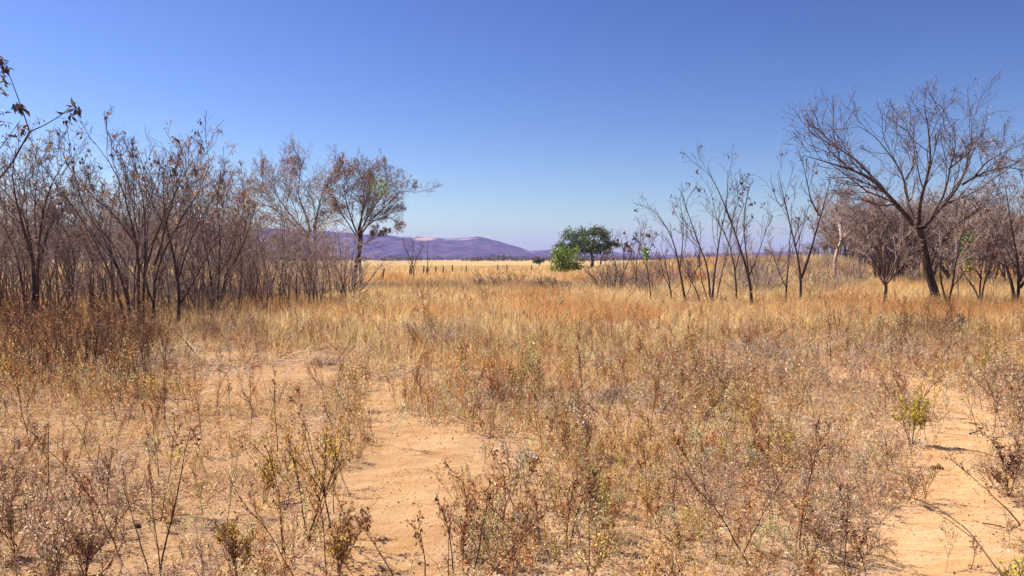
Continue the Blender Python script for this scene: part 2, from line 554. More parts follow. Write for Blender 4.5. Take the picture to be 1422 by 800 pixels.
def tree(name, label, group, base, limbs, depth, levels, bark=None, twig=None, leaf=None, extra=None, rough=.02, cat="tree", rs=1., vlim=0, vk=0.):
    """limbs: list of (points [(u,v,dy)...], r0, r1) in photo pixels at a given depth, converted to metres.
    levels: list of dicts for grow(). leaf: dict(n, size, pal, w, droop, clump)."""
    base = np.asarray(base, float)
    root = empty(name, base, label, cat, group)
    P0, R0 = [], []
    for pts, r0, r1 in limbs:
        pts = [(p[0], p[1] + max(0, vlim - p[1]) * vk) + tuple(p[2:]) for p in pts]
        w = np.array([(np.asarray(p) if len(p) == 4 else at(p[0], p[1], depth + (p[2] if len(p) > 2 else 0)))[:3] for p in pts]) - base
        w = resample(w, 12)
        w[1:] += np.cumsum(rng.normal(size=(11, 3)) * rough * .5, 0) * np.linspace(.2, 1, 11)[:, None]
        P0.append(w); r0 *= rs; r1 *= rs; R0.append(r0 + (r1 - r0) * np.linspace(0, 1, 12) ** .8)
    P0 = np.array(P0); R0 = np.array(R0)
    return finish_tree(root, P0, R0, levels, bark, twig, leaf, extra)


def finish_tree(root, P0, R0, levels, bark, twig, leaf, extra):
    g = Geo(); V, q = tubes(P0, R0, 8); g.add(V, q)
    g.build("trunk", bark or M_BARK, root, smooth=True)
    g = Geo(); sel = R0[:, -1] < .6 * R0[:, 0]
    P, R = (P0[sel], R0[sel]) if sel.any() else (P0, R0)
    tips = []
    for li, kw in enumerate(levels):
        kw = dict(kw); sides = kw.pop("sides", 3)
        P, R = grow(P, R, **kw)
        V, q = tubes(P, R, sides); g.add(V, q)
    tips = P
    g.build("crown", twig or M_TWIG, root, smooth=True)
    if leaf:
        M, n, _ = tips.shape
        N = leaf["n"]; cl = leaf.get("clump", 1)
        zmin = leaf.get("zmin", 0.)
        cand = tips[:, -1]
        ok = np.where(cand[:, 2] > zmin * cand[:, 2].max())[0]
        idx = rng.choice(ok, N)
        pos = tips[idx, -1] + (tips[idx, -2] - tips[idx, -1]) * rng.random((N, 1))
        pos = np.repeat(pos, cl, 0) + rng.normal(size=(N * cl, 3)) * leaf.get("spread", .02)
        col = np.repeat(pick_col(leaf["pal"], leaf.get("w", [1] * len(leaf["pal"])), N), cl, 0)
        V, f, c = leaf_geo(pos, leaf["size"] * rng.uniform(.6, 1.4, N * cl), col, droop=leaf.get("droop", .8), asp=leaf.get("asp", .5))
        gl = Geo(); gl.add(V, f, c)
        gl.build("leaves", M_LEAF, root)
    if extra:
        extra(root, tips)
    return root


def green_tuft(pos, n, spread, size, pal, name="green_foliage", zsq=1.):
    def fn(root, tips):
        b = np.array(root.location)
        p = (np.asarray(pos) - b)[None] + rng.normal(size=(n, 3)) * spread * np.array([1, 1, zsq])
        V, f, c = leaf_geo(p, size * rng.uniform(.6, 1.4, n), pick_col(pal, [1] * len(pal), n), droop=.3, asp=.6)
        g = Geo(); g.add(V, f, c); g.build(name, M_GREEN, root)
    return fn


BRIGHTG = [(.10, .20, .02), (.16, .26, .03), (.06, .13, .015)]

# ---- the big umbrella tree on the right
D = 25.
LV_BIG = [dict(k=9, t0=.15, ang=(.35, .95), ratio=.42, n2=7, rratio=.55, rend=.009, up=.22, wig=.16, trop=.06, sides=4),
          dict(k=6, t0=.2, ang=(.4, 1.0), ratio=.5, n2=5, rratio=.6, rend=.005, up=.12, wig=.18, trop=.05),
          dict(k=5, t0=.15, ang=(.4, 1.1), ratio=.6, n2=4, rratio=.65, rend=.0035, up=.08, wig=.3, trop=.03)]
b = gat(1303, D)
tree("umbrella_tree", "tall leafless umbrella-shaped tree with leaning dark trunk, highest on the right", None, b, [
    ([(1303, 432), (1299, 405), (1289, 374), (1282, 337), (1272, 314)], .22, .16),
    ([(1272, 316), (1246, 284, -.3), (1227, 263, -.5), (1208, 239, -.9), (1175, 227, -1.4), (1146, 218, -1.6), (1116, 206, -1.9)], .13, .012),
    ([(1227, 263, -.5), (1208, 239, -.2), (1189, 213, .4), (1151, 186, 1.0), (1121, 165, 1.6)], .075, .01),
    ([(1272, 314), (1258, 280, .6), (1259, 246, 1.2), (1241, 213, 1.8), (1218, 180, 2.2), (1189, 158, 2.6)], .085, .01),
    ([(1276, 312), (1277, 280, -.4), (1289, 246, -.7), (1296, 208, -1.0), (1294, 166, -1.2), (1289, 118, -1.3)], .10, .01),
    ([(1280, 318), (1294, 303, .3), (1317, 280, .8), (1336, 256, 1.2), (1346, 218, 1.4), (1353, 170, 1.7), (1351, 134, 2.0)], .11, .01),
    ([(1336, 256, 1.2), (1365, 234, .8), (1393, 223, .4), (1431, 216, .0)], .065, .01),
    ([(1355, 240, .9), (1372, 214, 1.5), (1389, 205, 1.8), (1410, 186, 2.4)], .05, .01),
    ([(1289, 374), (1303, 345, -.5), (1315, 327, -.8), (1327, 308, -1.2), (1362, 288, -1.8), (1395, 262, -2.2)], .08, .01),
    ([(1259, 246, 1.2), (1272, 215, 2.0), (1268, 180, 2.6), (1255, 145, 3.0)], .05, .01),
    ([(1246, 284, -.3), (1225, 285, -1.5), (1200, 275, -2.4), (1170, 262, -3.0)], .05, .01),
    ([(1294, 303, .3), (1310, 270, -1.2), (1318, 230, -2.0), (1325, 185, -2.6), (1318, 150, -3.0)], .07, .01),
    ([(1318, 230, -2), (1345, 205, -2.6), (1375, 190, -3)], .04, .01),
], D, LV_BIG, rs=.72, vlim=260, vk=.17, leaf=dict(n=1700, size=.06, pal=[PINK, RUST, DARKL, TAN], w=[3, 3, 3, 1], droop=1.0, zmin=.4),
    extra=green_tuft(at(1247, 156, D + 1.5), 90, .22, .06, [(.34, .30, .05), (.25, .25, .06)]), rough=.05)

# ---- two broad trees in the middle left
LV_MID = [dict(k=12, t0=.1, ang=(.3, .9), ratio=.44, n2=6, rratio=.5, rend=.008, up=.2, wig=.15, trop=.05, sides=4),
          dict(k=8, t0=.12, ang=(.35, 1.05), ratio=.5, n2=5, rratio=.55, rend=.005, up=.12, wig=.18, trop=.04),
          dict(k=6, t0=.15, ang=(.4, 1.1), ratio=.55, n2=4, rratio=.65, rend=.0035, up=.05, wig=.28, trop=.0)]
D = 41.
tree("broad_tree", "broad thin-leaved tree whose rounded crown rises left of the single dense tree", None, gat(431, D), [
    ([(431, 408), (431, 370), (430, 335), (430, 318)], .24, .17),
    ([(440, 408), (439, 360), (438, 318)], .17, .13),
    ([(430, 322), (427, 296, .5), (415, 271, 1), (420, 240, 1.5), (427, 209, 1.8)], .13, .015),
    ([(437, 320), (442, 285, -.6), (446, 257, -1), (458, 229, -1.5), (470, 214, -1.8)], .13, .015),
    ([(429, 330), (402, 296, -.5), (388, 271, -.8), (378, 246, -1.2), (386, 212, -1.6)], .11, .015),
    ([(429, 335), (415, 318, .4), (381, 288, 1.1), (346, 273, 1.7), (328, 252, 2.2)], .10, .015),
    ([(381, 288, 1.1), (367, 252, 1.6), (360, 216, 1.8)], .06, .012),
    ([(420, 240, 1.5), (405, 220, 2.3), (400, 205, 2.8)], .05, .012),
    ([(446, 257, -1), (470, 240, -.4), (486, 222, .2)], .06, .012),
    ([(438, 320), (455, 300, 1.4), (470, 285, 2.2)], .06, .012),
], D, LV_MID, vlim=300, vk=.2, leaf=dict(n=15000, size=.055, pal=[PINK, RUST, TAN, DARKL], w=[4, 2, 2, 1], droop=.6, zmin=.4), rough=.08, rs=.5)
D = 40.
tree("broad_tree", "dense-crowned tree with twin dark trunks at the edge of the thicket", None, gat(497, D), [
    ([(493, 410), (494, 375), (496, 345), (497, 325)], .25, .17),
    ([(502, 406), (501, 370), (499, 325)], .20, .14),
    ([(497, 325), (504, 292, .4), (504, 264, .9), (505, 230, 1.3)], .13, .015),
    ([(499, 325), (514, 296, -.5), (532, 264, -.9), (539, 234, -1.3)], .12, .015),
    ([(500, 326), (521, 303, .4), (546, 298, .9), (552, 302, 1.3), (558, 305, 1.6)], .11, .015),
    ([(514, 308, .2), (542, 274, 1.2), (560, 259, 1.6), (568, 266, 1.8)], .08, .015),
    ([(496, 325), (483, 292, -.4), (479, 260, -.8), (486, 228, -1.2)], .11, .015),
    ([(495, 328), (476, 300, .5), (462, 281, 1), (455, 262, 1.4)], .08, .015),
    ([(504, 292, .4), (520, 255, 2.0), (525, 232, 2.4)], .06, .012),
    ([(500, 320), (508, 280, -1.8), (518, 250, -2.6), (512, 226, -3)], .07, .012),
    ([(500, 340), (520, 330, -.6), (535, 322, -1)], .05, .012),
], D, LV_MID, rs=.5, vlim=300, vk=.14, leaf=dict(n=17000, size=.056, pal=[PINK, RUST, TAN, DARKL, (.14, .10, .05)], w=[3, 3, 2, 3, 2], droop=.6, zmin=.38),
    extra=green_tuft(at(527, 259, D - 1.6), 260, .28, .11, [(.22, .36, .03), (.34, .42, .05), (.14, .24, .02)]), rough=.08)

# ---- fan-stemmed trees in front of the thicket (left)
LV_FAN = [dict(k=9, t0=.25, ang=(.25, .75), ratio=.36, n2=6, rratio=.55, rend=.006, up=.2, wig=.13, trop=.05, sides=4),
          dict(k=5, t0=.2, ang=(.35, .9), ratio=.45, n2=5, rratio=.6, rend=.004, up=.1, wig=.16, trop=.04),
          dict(k=6, t0=.15, ang=(.4, 1.0), ratio=.55, n2=4, rratio=.65, rend=.0024, up=.05, wig=.2, trop=.03)]
PODS = dict(n=70, size=.075, pal=[DARKL, (.2, .1, .06), (.36, .2, .08)], w=[3, 2, 2], droop=2.2, clump=4, spread=.028, zmin=.62, asp=.55)
D = 16.3
tree("fan_stemmed_tree", "many-stemmed bare tree fanning out widest in front of the thicket", None, gat(190, D), [
    ([(184, 464), (176, 401), (148, 335, .4), (115, 275, .8), (104, 215, 1.1)], .055, .008),
    ([(194, 466), (192, 390), (190, 335, -.3), (170, 269, -.6), (159, 203, -.8), (131, 157, -1)], .06, .008),
    ([(198, 464), (201, 368, .3), (203, 307, .5), (198, 241, .7), (181, 168, .9)], .058, .008),
    ([(199, 385), (220, 313, -.5), (242, 247, -.9), (270, 180, -1.2)], .04, .007),
    ([(178, 462), (160, 390, -.6), (130, 320, -1.1), (92, 250, -1.5)], .04, .007),
    ([(188, 464), (184, 380, .9), (200, 300, 1.6), (222, 210, 2.2)], .04, .007),
    ([(190, 340, -.3), (160, 300, -.9), (128, 262, -1.3), (100, 200, -1.6)], .03, .006),
], D, LV_FAN, rs=.72, vlim=300, vk=.3, leaf=PODS, bark=M_BARK2, rough=.04)
D = 16.
tree("fan_stemmed_tree", "slanting bare tree whose stems lean right beside the widest fan tree", None, gat(214, D), [
    ([(214, 472), (212, 420), (214, 368), (236, 325, .3), (258, 285, .5), (276, 245, .7), (292, 190, .9)], .05, .007),
    ([(214, 368), (235, 310, -.5), (250, 255, -.9), (262, 200, -1.2)], .035, .006),
    ([(212, 420), (190, 360, .6), (178, 300, 1.0), (172, 230, 1.3)], .035, .006),
    ([(236, 325, .3), (275, 300, 1.), (310, 285, 1.6)], .025, .006),
], D, LV_FAN, rs=.72, vlim=300, vk=.3, leaf=dict(PODS, n=45), bark=M_BARK, rough=.04)
D = 17.3
tree("fan_stemmed_tree", "crooked bare tree with thick curved foot standing on the thicket edge", None, gat(245, D), [
    ([(245, 460), (252, 420), (246, 385), (237, 324, -.3), (226, 253, -.6), (236, 196, -.9)], .07, .008),
    ([(247, 388), (262, 340, .5), (284, 290, .9), (308, 235, 1.3)], .04, .007),
    ([(252, 420), (272, 385, -.5), (290, 350, -.9), (318, 322, -1.2)], .035, .007),
], D, LV_FAN, rs=.72, vlim=300, vk=.3, leaf=dict(PODS, n=40), bark=M_BARK, rough=.04)
D = 18.5
tree("fan_stemmed_tree", "tall bare tree with several dark upright trunks at far left edge", None, gat(48, D), [
    ([(46, 452), (47, 368), (33, 296, .4), (5, 250, .9), (-20, 215, 1.2)], .075, .008),
    ([(52, 452), (52, 368), (57, 296, -.5), (71, 225, -.9), (95, 178, -1.2)], .07, .008),
    ([(47, 368), (24, 285, -.5), (16, 214, -.9), (22, 172, -1.2)], .055, .008),
    ([(38, 450), (28, 360, .8), (-5, 300, 1.4), (-40, 255, 2)], .05, .008),
    ([(52, 368), (75, 310, .8), (105, 262, 1.3)], .045, .008),
    ([(50, 330), (46, 270, .9), (50, 205, 1.4), (62, 172, 1.7)], .045, .008),
], D, LV_FAN, rs=.72, vlim=300, vk=.3, leaf=dict(n=700, size=.06, pal=[PINK, RUST, DARKL, (.3, .2, .1)], droop=1.2, clump=2, spread=.03, zmin=.5),
    extra=green_tuft(at(46, 214, D), 40, .15, .07, [(.4, .36, .04), (.3, .3, .05)]), bark=M_BARK, rough=.05)

def near_leaves(root):
    b = np.array(root.location); g = Geo()
    for (u, v, dd, n, s) in ((106, 150, -.1, 14, .07), (96, 158, -.12, 7, .06), (92, 166, -.12, 6, .05), (24, 146, -.25, 18, .07), (30, 150, -.25, 10, .06), (8, 92, -.35, 12, .06), (2, 82, -.4, 12, .05), (4, 108, -.3, 14, .06),
                            (9, 172, .3, 8, .05), (32, 176, -.2, 12, .06), (-4, 125, -.3, 10, .06), (22, 190, -.2, 6, .05), (0, 152, -.3, 8, .05)):
        c = at(u, v, 5.4 + dd) - b
        p = c[None] + rng.normal(size=(n, 3)) * .012
        d = rng.normal(size=(n, 3)) * .7; d[:, 2] -= .9
        V, f, cc = leaf_geo(p, s * rng.uniform(.6, 1.2, n), pick_col([(.07, .05, .06), (.09, .06, .05)], [1, 1], n), asp=.28, dirs=d)
        g.add(V, f, cc)
    g.build("leaves", M_LEAF, root)


D = 21.
tree("fan_stemmed_tree", "rust-tinged bare tree filling the gap between the widest fan tree and the broad tree", None, gat(300, D), [
    ([(298, 440), (294, 390), (284, 330, .3), (268, 280, .6), (258, 225, .9)], .05, .008),
    ([(302, 440), (304, 380), (306, 320, -.4), (300, 262, -.8), (304, 215, -1.1)], .05, .008),
    ([(304, 440), (312, 385), (325, 330, .4), (336, 285, .8), (338, 240, 1.1)], .045, .008),
    ([(304, 380), (290, 330, -1), (282, 290, -1.5), (276, 240, -1.9)], .035, .007),
    ([(312, 385), (335, 350, -.6), (352, 315, -1.0), (362, 285, -1.3)], .035, .007),
], D, LV_FAN, rs=.72, vlim=300, vk=.3, leaf=dict(n=900, size=.06, pal=[RUST, TAN, PINK], droop=1., clump=2, spread=.03, zmin=.45), bark=M_BARK2, rough=.05)

# ---- near leafy branch reaching in at the left edge: a slender tree standing outside the frame
D = 5.4
tree("slender_tree", "slender near tree reaching bent twigs with drooping leaflets in at upper left", None, gat(-150, D), [
    ([(-150, 680), (-152, 500), (-140, 400), (-120, 350), (-80, 310), (-30, 280, -.1), (0, 262, -.15), (25, 232, -.2), (41, 183, -.2)], .04, .006),
    ([(41, 183, -.2), (62, 174, -.18), (85, 160, -.15), (103, 144, -.1)], .006, .003),
    ([(41, 183, -.2), (33, 158, -.25), (22, 128, -.3), (10, 95, -.35), (2, 82, -.4)], .006, .0025),
    ([(-80, 310), (-30, 250, .2), (0, 205, .3), (12, 190, .3), (28, 168, .3)], .012, .0025),
    ([(-120, 350), (-60, 320, .3), (0, 265, .4), (20, 255, .4)], .014, .003),
    ([(-140, 400), (-170, 300, .5), (-150, 200, .8), (-110, 120, 1)], .025, .005),
    ([(-30, 280, -.1), (0, 234, -.3), (18, 225, -.4)], .008, .003),
], D, [dict(k=2, t0=.5, ang=(.4, .9), ratio=.10, n2=4, rratio=.5, rend=.0012, up=.0, wig=.1, trop=-.04)],
    extra=lambda root, tips: near_leaves(root), bark=M_BARK, rough=.0, rs=.75)

# ---- saplings standing in the tall grass, right of centre
LV_SAP = [dict(k=6, t0=.3, ang=(.3, .8), ratio=.34, n2=5, rratio=.5, rend=.006, up=.25, wig=.14, trop=.05, sides=4),
          dict(k=5, t0=.2, ang=(.35, .9), ratio=.5, n2=4, rratio=.6, rend=.004, up=.12, wig=.18, trop=.04),
          dict(k=3, t0=.3, ang=(.3, .9), ratio=.55, n2=4, rratio=.65, rend=.0032, up=.06, wig=.18, trop=.03)]
SAPL = dict(n=9, size=.10, pal=[DARKL, (.12, .07, .06), RUST], droop=2.2, clump=5, spread=.05, zmin=.6, asp=.5)


def sapling(label, D, u, limbs, leaf=None, bark=None, twig=None, extra=None, lv=LV_SAP, name="sapling", group="bare saplings in the tall grass"):
    tree(name, label, group, gat(u, D), limbs, D, lv, bark=bark, twig=twig, leaf=leaf, extra=extra, rough=.03)


sapling("thin bare sapling leaning left, leftmost of those rising above the grass", 26.5, 952, [
    ([(953, 428), (950, 405), (944, 376), (940, 345), (926, 310, .4), (911, 288, .7)], .05, .008),
    ([(944, 376), (948, 340, .4), (952, 310, .7), (945, 275, 1)], .025, .006),
    ([(951, 415), (960, 395, -.3), (957, 375, -.5)], .02, .006)], dict(SAPL, n=5))
sapling("wispy many-stemmed sapling with a long stem slanting left, between two darker saplings", 27, 989, [
    ([(989, 424), (991, 383), (995, 362), (1000, 327, .3), (1010, 285, .5), (1011, 238, .7)], .045, .008),
    ([(987, 424), (984, 380), (978, 355, -.4), (965, 327, -.7), (946, 270, -1)], .045, .008),
    ([(993, 424), (1000, 390), (1010, 350, .7), (1018, 300, 1.1)], .03, .007),
    ([(985, 424), (975, 395, -.8), (968, 360, -1.2), (972, 318, -1.5)], .025, .006)], dict(SAPL, n=11))
sapling("slim bare sapling bending left with a dark kinked trunk and few dangling leaf clumps", 24.8, 1045, [
    ([(1045, 432), (1044, 405), (1040, 383), (1028, 348, .2), (1011, 296, .5), (993, 257, .7), (981, 233, .9)], .06, .008),
    ([(1040, 383), (1036, 350, -.4), (1033, 300, -.7), (1042, 262, -1)], .03, .007),
    ([(1040, 383), (1052, 358, .4), (1066, 320, .7), (1072, 300, .9)], .025, .006),
    ([(1016, 310, .4), (1022, 285, .9), (1036, 250, 1.3)], .02, .006)], dict(SAPL, n=12))
sapling("short bare sapling half hidden behind the kinked one", 28, 1023, [
    ([(1023, 424), (1021, 376), (1013, 334, .3), (1000, 310, .6), (980, 285, .8)], .045, .007),
    ([(1021, 376), (1030, 340, -.4), (1040, 310, -.8)], .025, .006)], dict(SAPL, n=4))
sapling("forked bare sapling opening in a wide wavy V, tallest before the hill scrub", 25, 1111, [
    ([(1111, 432), (1112, 405), (1113, 386), (1105, 341, .3), (1096, 300, .6), (1087, 252, .8), (1083, 236, .9)], .055, .007),
    ([(1113, 386), (1126, 348, -.4), (1138, 300, -.8), (1150, 262, -1), (1155, 236, -1.1)], .05, .007),
    ([(1138, 300, -.8), (1125, 275, -1), (1122, 240, -1.2), (1115, 215, -1.3)], .03, .006),
    ([(1105, 341, .3), (1118, 310, .9), (1124, 285, 1.2)], .022, .006)], dict(SAPL, n=8))
sapling("slender upright bare sapling close left of the wide V sapling", 24, 1091, [
    ([(1091, 436), (1092, 390), (1096, 345, .2), (1100, 312, .4), (1098, 280, .5)], .04, .006),
    ([(1092, 400), (1080, 375, .4), (1072, 350, .7), (1064, 330, .9)], .022, .006)], dict(SAPL, n=5))
sapling("low curved bare sapling bowing right between two taller ones", 25, 972, [
    ([(974, 430), (970, 408), (962, 392), (955, 378, .3), (948, 360, .5)], .03, .006),
    ([(962, 392), (968, 372, -.3), (972, 350, -.5)], .018, .005)], None)
sapling("thin sapling topped by a tuft of bright green leaves", 29, 904, [
    ([(904, 416), (901, 385), (898, 360), (896, 340, .2), (890, 318, .4)], .03, .006),
    ([(898, 362), (906, 340, .5), (912, 325, .8)], .015, .005)], dict(SAPL, n=4),
    extra=green_tuft(at(897, 352, 29), 130, .07, .10, [(.16, .30, .02), (.25, .38, .04)], zsq=1.8))
sapling("small dark two-stemmed sapling at the left end of the sapling row", 27.5, 934, [
    ([(934, 424), (930, 390), (926, 360, .2), (920, 335, .4)], .035, .006),
    ([(932, 405), (922, 380, -.4), (915, 355, -.7)], .02, .005)], dict(SAPL, n=3))
sapling("little twiggy sapling hung with dark leaf tips above the grey brush heap", 37, 868, [
    ([(862, 404), (866, 380), (870, 352, .2), (866, 328, .3)], .04, .007),
    ([(864, 395), (856, 370, .4), (850, 345, .6), (848, 326, .7)], .03, .007),
    ([(867, 375), (878, 352, -.4), (886, 330, -.7)], .025, .007)], dict(SAPL, n=13, size=.17))
sapling("sapling with slim stem close right of the grey brush heap", 34, 884, [
    ([(884, 408), (884, 380), (887, 350, .2), (892, 318, .4)], .035, .007),
    ([(884, 382), (876, 360, .4), (872, 335, .6)], .02, .006)], dict(SAPL, n=6, size=.16))
sapling("tiny leafless sapling alone on the pale plain behind the leaning post", 52, 573, [
    ([(574, 398), (575, 380), (573, 366), (566, 350, .4), (560, 338, .6)], .06, .012),
    ([(574, 372), (580, 355, -.5), (588, 342, -.9)], .04, .01),
    ([(573, 366), (573, 345, .8), (575, 332, 1.2)], .04, .01)], None, twig=M_TWIG)
sapling("very thin bare pole-like sapling on the plain right of the lone tiny one", 55, 594, [
    ([(594, 394), (594, 372), (593, 350, .1), (594, 335, .2)], .04, .01)], None, lv=LV_SAP[1:], twig=M_TWIG)
sapling("pale grey vase-shaped little tree left of the leaning dark trunk", 24.5, 1229, [
    ([(1228, 436), (1229, 410), (1229, 396)], .06, .05),
    ([(1229, 396), (1216, 376, .3), (1206, 350, .5), (1190, 318, .8)], .035, .007),
    ([(1229, 396), (1226, 360, -.3), (1222, 330, -.6), (1214, 300, -.9)], .03, .007),
    ([(1229, 396), (1240, 370, .3), (1252, 345, .6), (1264, 312, .9)], .03, .007),
    ([(1229, 398), (1244, 380, -.5), (1262, 358, -.9), (1278, 330, -1.3)], .025, .007)],
    dict(n=260, size=.06, pal=[TAN, PINK, RUST], droop=.8, zmin=.4), twig=M_TWIGP, bark=M_BARK2,
    lv=[dict(LV_SAP[0], k=8), dict(LV_SAP[1], k=7), dict(LV_SAP[2], k=4)], name="small_tree", group=None)
sapling("forked low tree with curved dark stems rising right of the leaning dark trunk", 23.5, 1316, [
    ([(1316, 440), (1316, 424)], .055, .05),
    ([(1316, 424), (1308, 400, .2), (1303, 375, .4), (1310, 345, .7), (1320, 310, .9)], .04, .008),
    ([(1316, 424), (1322, 400, -.2), (1325, 370, -.5), (1334, 330, -.9), (1340, 300, -1.2)], .04, .008),
    ([(1322, 400, -.2), (1340, 375, .3), (1355, 340, .7)], .02, .006)], dict(n=120, size=.06, pal=[TAN, RUST, PINK], droop=.9, zmin=.4), twig=M_TWIGP, bark=M_BARK, name="small_tree", group=None)
sapling("pale straight sapling stem in front of the green creeper", 23.5, 1331, [
    ([(1331, 445), (1330, 400), (1331, 360), (1328, 315, .2), (1330, 280, .3)], .03, .007)], None, bark=M_TWIGP, twig=M_TWIGP)
sapling("low three-stemmed tree with one stem bent far left, just right of the creeper", 23.8, 1360, [
    ([(1360, 440), (1360, 410), (1362, 370, .1), (1366, 330, .3)], .04, .008),
    ([(1359, 415), (1352, 398, .2), (1340, 385, .4), (1336, 372, .5), (1318, 360, .7)], .035, .007),
    ([(1363, 440), (1364, 400), (1375, 360, -.4), (1382, 320, -.7)], .035, .007)], dict(n=120, size=.06, pal=[TAN, RUST], droop=.9, zmin=.4), bark=M_BARK, twig=M_TWIGP, name="small_tree", group=None)
sapling("spreading dark-stemmed tree with pinkish dry leaves at the right edge", 24.5, 1412, [
    ([(1410, 436), (1408, 400), (1400, 372), (1388, 345, .4), (1375, 312, .8), (1352, 280, 1.2)], .07, .01),
    ([(1412, 436), (1416, 390), (1412, 350, -.4), (1402, 300, -.8), (1396, 262, -1.1)], .06, .01),
    ([(1416, 390), (1428, 350, .4), (1434, 300, .8), (1426, 258, 1.1)], .06, .01),
    ([(1400, 372), (1380, 360, -.5), (1362, 352, -.9)], .03, .007),
    ([(1416, 400), (1445, 360, -.3), (1462, 310, -.6), (1470, 265, -1)], .05, .01)],
    dict(n=2000, size=.065, pal=[PINK, RUST, TAN], w=[4, 2, 1], droop=.8, zmin=.35), bark=M_BARK,
    lv=[dict(LV_SAP[0], k=9, ratio=.42), dict(LV_SAP[1], k=7), dict(LV_SAP[2], k=5)], name="small_tree", group=None)
sapling("crooked bleached tree with a twisted trunk at the foot of the hill scrub", 46, 1162, [
    ([(1160, 386), (1158, 365), (1164, 345), (1170, 330, .4), (1185, 318, .8), (1200, 312, 1.2)], .15, .02),
    ([(1164, 345), (1150, 325, -.5), (1138, 305, -.9), (1140, 280, -1.2)], .09, .015),
    ([(1168, 334), (1166, 305, .8), (1176, 275, 1.2)], .08, .015)], None, bark=M_TWIGP, twig=M_TWIGP,
    lv=[dict(LV_SAP[0], k=9, ratio=.5, rend=.012), dict(LV_SAP[1], k=7, rend=.008), dict(LV_SAP[2], k=4, rend=.006)], name="small_tree", group=None)


# ---- green creeper on the right
def creeper():
    p = at(1346, 350, 24.4); root = empty("creeper", p, "bright green creeper hanging in the bare trees on the right", "climbing plant")
    g = Geo()
    z = np.linspace(.75, -.85, 12)
    P = np.stack([.06 * np.sin(z * 5), .05 * np.cos(z * 4), z], 1)[None]
    V, q = tubes(P, np.full((1, 12), .012), 4); g.add(V, q); g.build("stem", M_TWIGR, root)
    n = 300
    t = rng.random(n); pos = np.stack([rng.normal(size=n) * .1 - .08 * (t - .4), rng.normal(size=n) * .1, .62 - t * 1.15], 1)
    cl = np.array([-.04, .5, .95])[rng.integers(0, 3, n)]
    pos[:, 2] = .55 - 1.1 * np.clip(cl + rng.normal(size=n) * .15, 0, 1)
    col = np.where((pos[:, 2] < -.3)[:, None], pick_col([(.45, .38, .03)], [1], n), pick_col(BRIGHTG, [1, 1, 1], n))
    V, f, c = leaf_geo(pos, .11 * rng.uniform(.6, 1.4, n), col, droop=.6, asp=.7)
    g = Geo(); g.add(V, f, c); g.build("leaves", M_GREEN, root)


creeper()


# ---- green trees in the middle distance
def leafy(name, label, base, limbs, D, clumps, n, size, pal, mat, bark=M_BARK, cat="tree", lv=None):
    """clumps: (u, v, dy, radius in photo px, flattening)"""
    def ex(root, tips):
        b = np.array(root.location); g = Geo()
        w = np.array([c[3] ** 2 for c in clumps], float); w /= w.sum()
        for c, k in zip(clumps, w):
            m = int(n * k); r = c[3] / F * D * 1.2
            cen = at(c[0], c[1], D + c[2]) - b
            nsub = 16
            sub = norm(rng.normal(size=(nsub, 3))) * rng.random((nsub, 1)) ** .5 * r * .85
            p = sub[rng.integers(0, nsub, m)] + rng.normal(size=(m, 3)) * r * .22
            p[:, 2] *= c[4]
            V, f, cc = leaf_geo(cen + p, size * rng.uniform(.6, 1.3, m), pick_col(pal, [1] * len(pal), m, .3), droop=.1, asp=.65)
            g.add(V, f, cc)
        g.build("foliage", mat, root)
    return tree(name, label, None, base, limbs, D, lv or [dict(k=6, t0=.35, ang=(.4, .9), ratio=.4, n2=5, rratio=.5, rend=.012, up=.15, wig=.15, trop=.04)], bark=bark, twig=M_TWIG, extra=ex, rough=.06, cat=cat)


D = 118.
leafy("green_tree", "dark green wind-swept tree standing alone on the horizon", gat(821, D), [
    ([(822, 372), (823, 360), (821, 347)], .28, .2),
    ([(821, 347), (814, 337, 1), (800, 328, 2), (788, 325, 3)], .16, .04),
    ([(821, 347), (824, 335, -1), (826, 326, -2), (832, 319, -2)], .16, .04),
    ([(821, 349), (835, 342, 1), (848, 340, 2), (860, 338, 2)], .12, .03),
    ([(834, 367), (836, 356), (842, 347, 1)], .12, .04)], D,
    [(792, 326, 0, 11, .8), (806, 326, 1.5, 12, .8), (822, 322, -1, 10, .6), (832, 320, 0, 9, .6), (838, 328, 1, 11, .6), (812, 336, -1.5, 12, .7), (797, 338, 0, 12, .7), (779, 340, 1, 8, .6), (828, 338, 1, 11, .5), (845, 338, 0, 9, .5), (857, 340, 1, 8, .5), (840, 345, -1, 7, .5), (788, 346, 0, 9, .6), (815, 347, 1, 8, .6), (800, 348, 1, 9, .7), (828, 347, .5, 9, .7), (777, 349, .5, 8, .7), (842, 350, .5, 6, .6)],
    7600, .3, [(.06, .12, .05), (.09, .16, .06), (.04, .085, .045), (.15, .18, .05)], M_GREEN)
D = 74.
leafy("green_bush", "bright green rounded bush in front of the lone dark green tree", gat(786, D), [
    ([(785, 386), (784, 372), (778, 360)], .1, .04), ([(787, 386), (790, 372), (798, 360)], .1, .04), ([(786, 385), (786, 370, 1), (786, 355, 1)], .08, .03)], D,
    [(772, 352, 0, 10, .9), (786, 349, .5, 9, .8), (772, 366, -.5, 11, 1), (785, 362, -.8, 13, 1), (798, 364, 0, 11, .9), (802, 372, .3, 7, .8), (768, 375, 0, 6, .9), (793, 352, .6, 7, .8), (785, 374, -.6, 8, .7), (800, 348, .4, 5, .8)],
    3000, .2, [(.13, .23, .02), (.21, .31, .025), (.06, .11, .015), (.33, .35, .05), (.10, .17, .02)], M_GREEN, cat="bush")
D = 190.
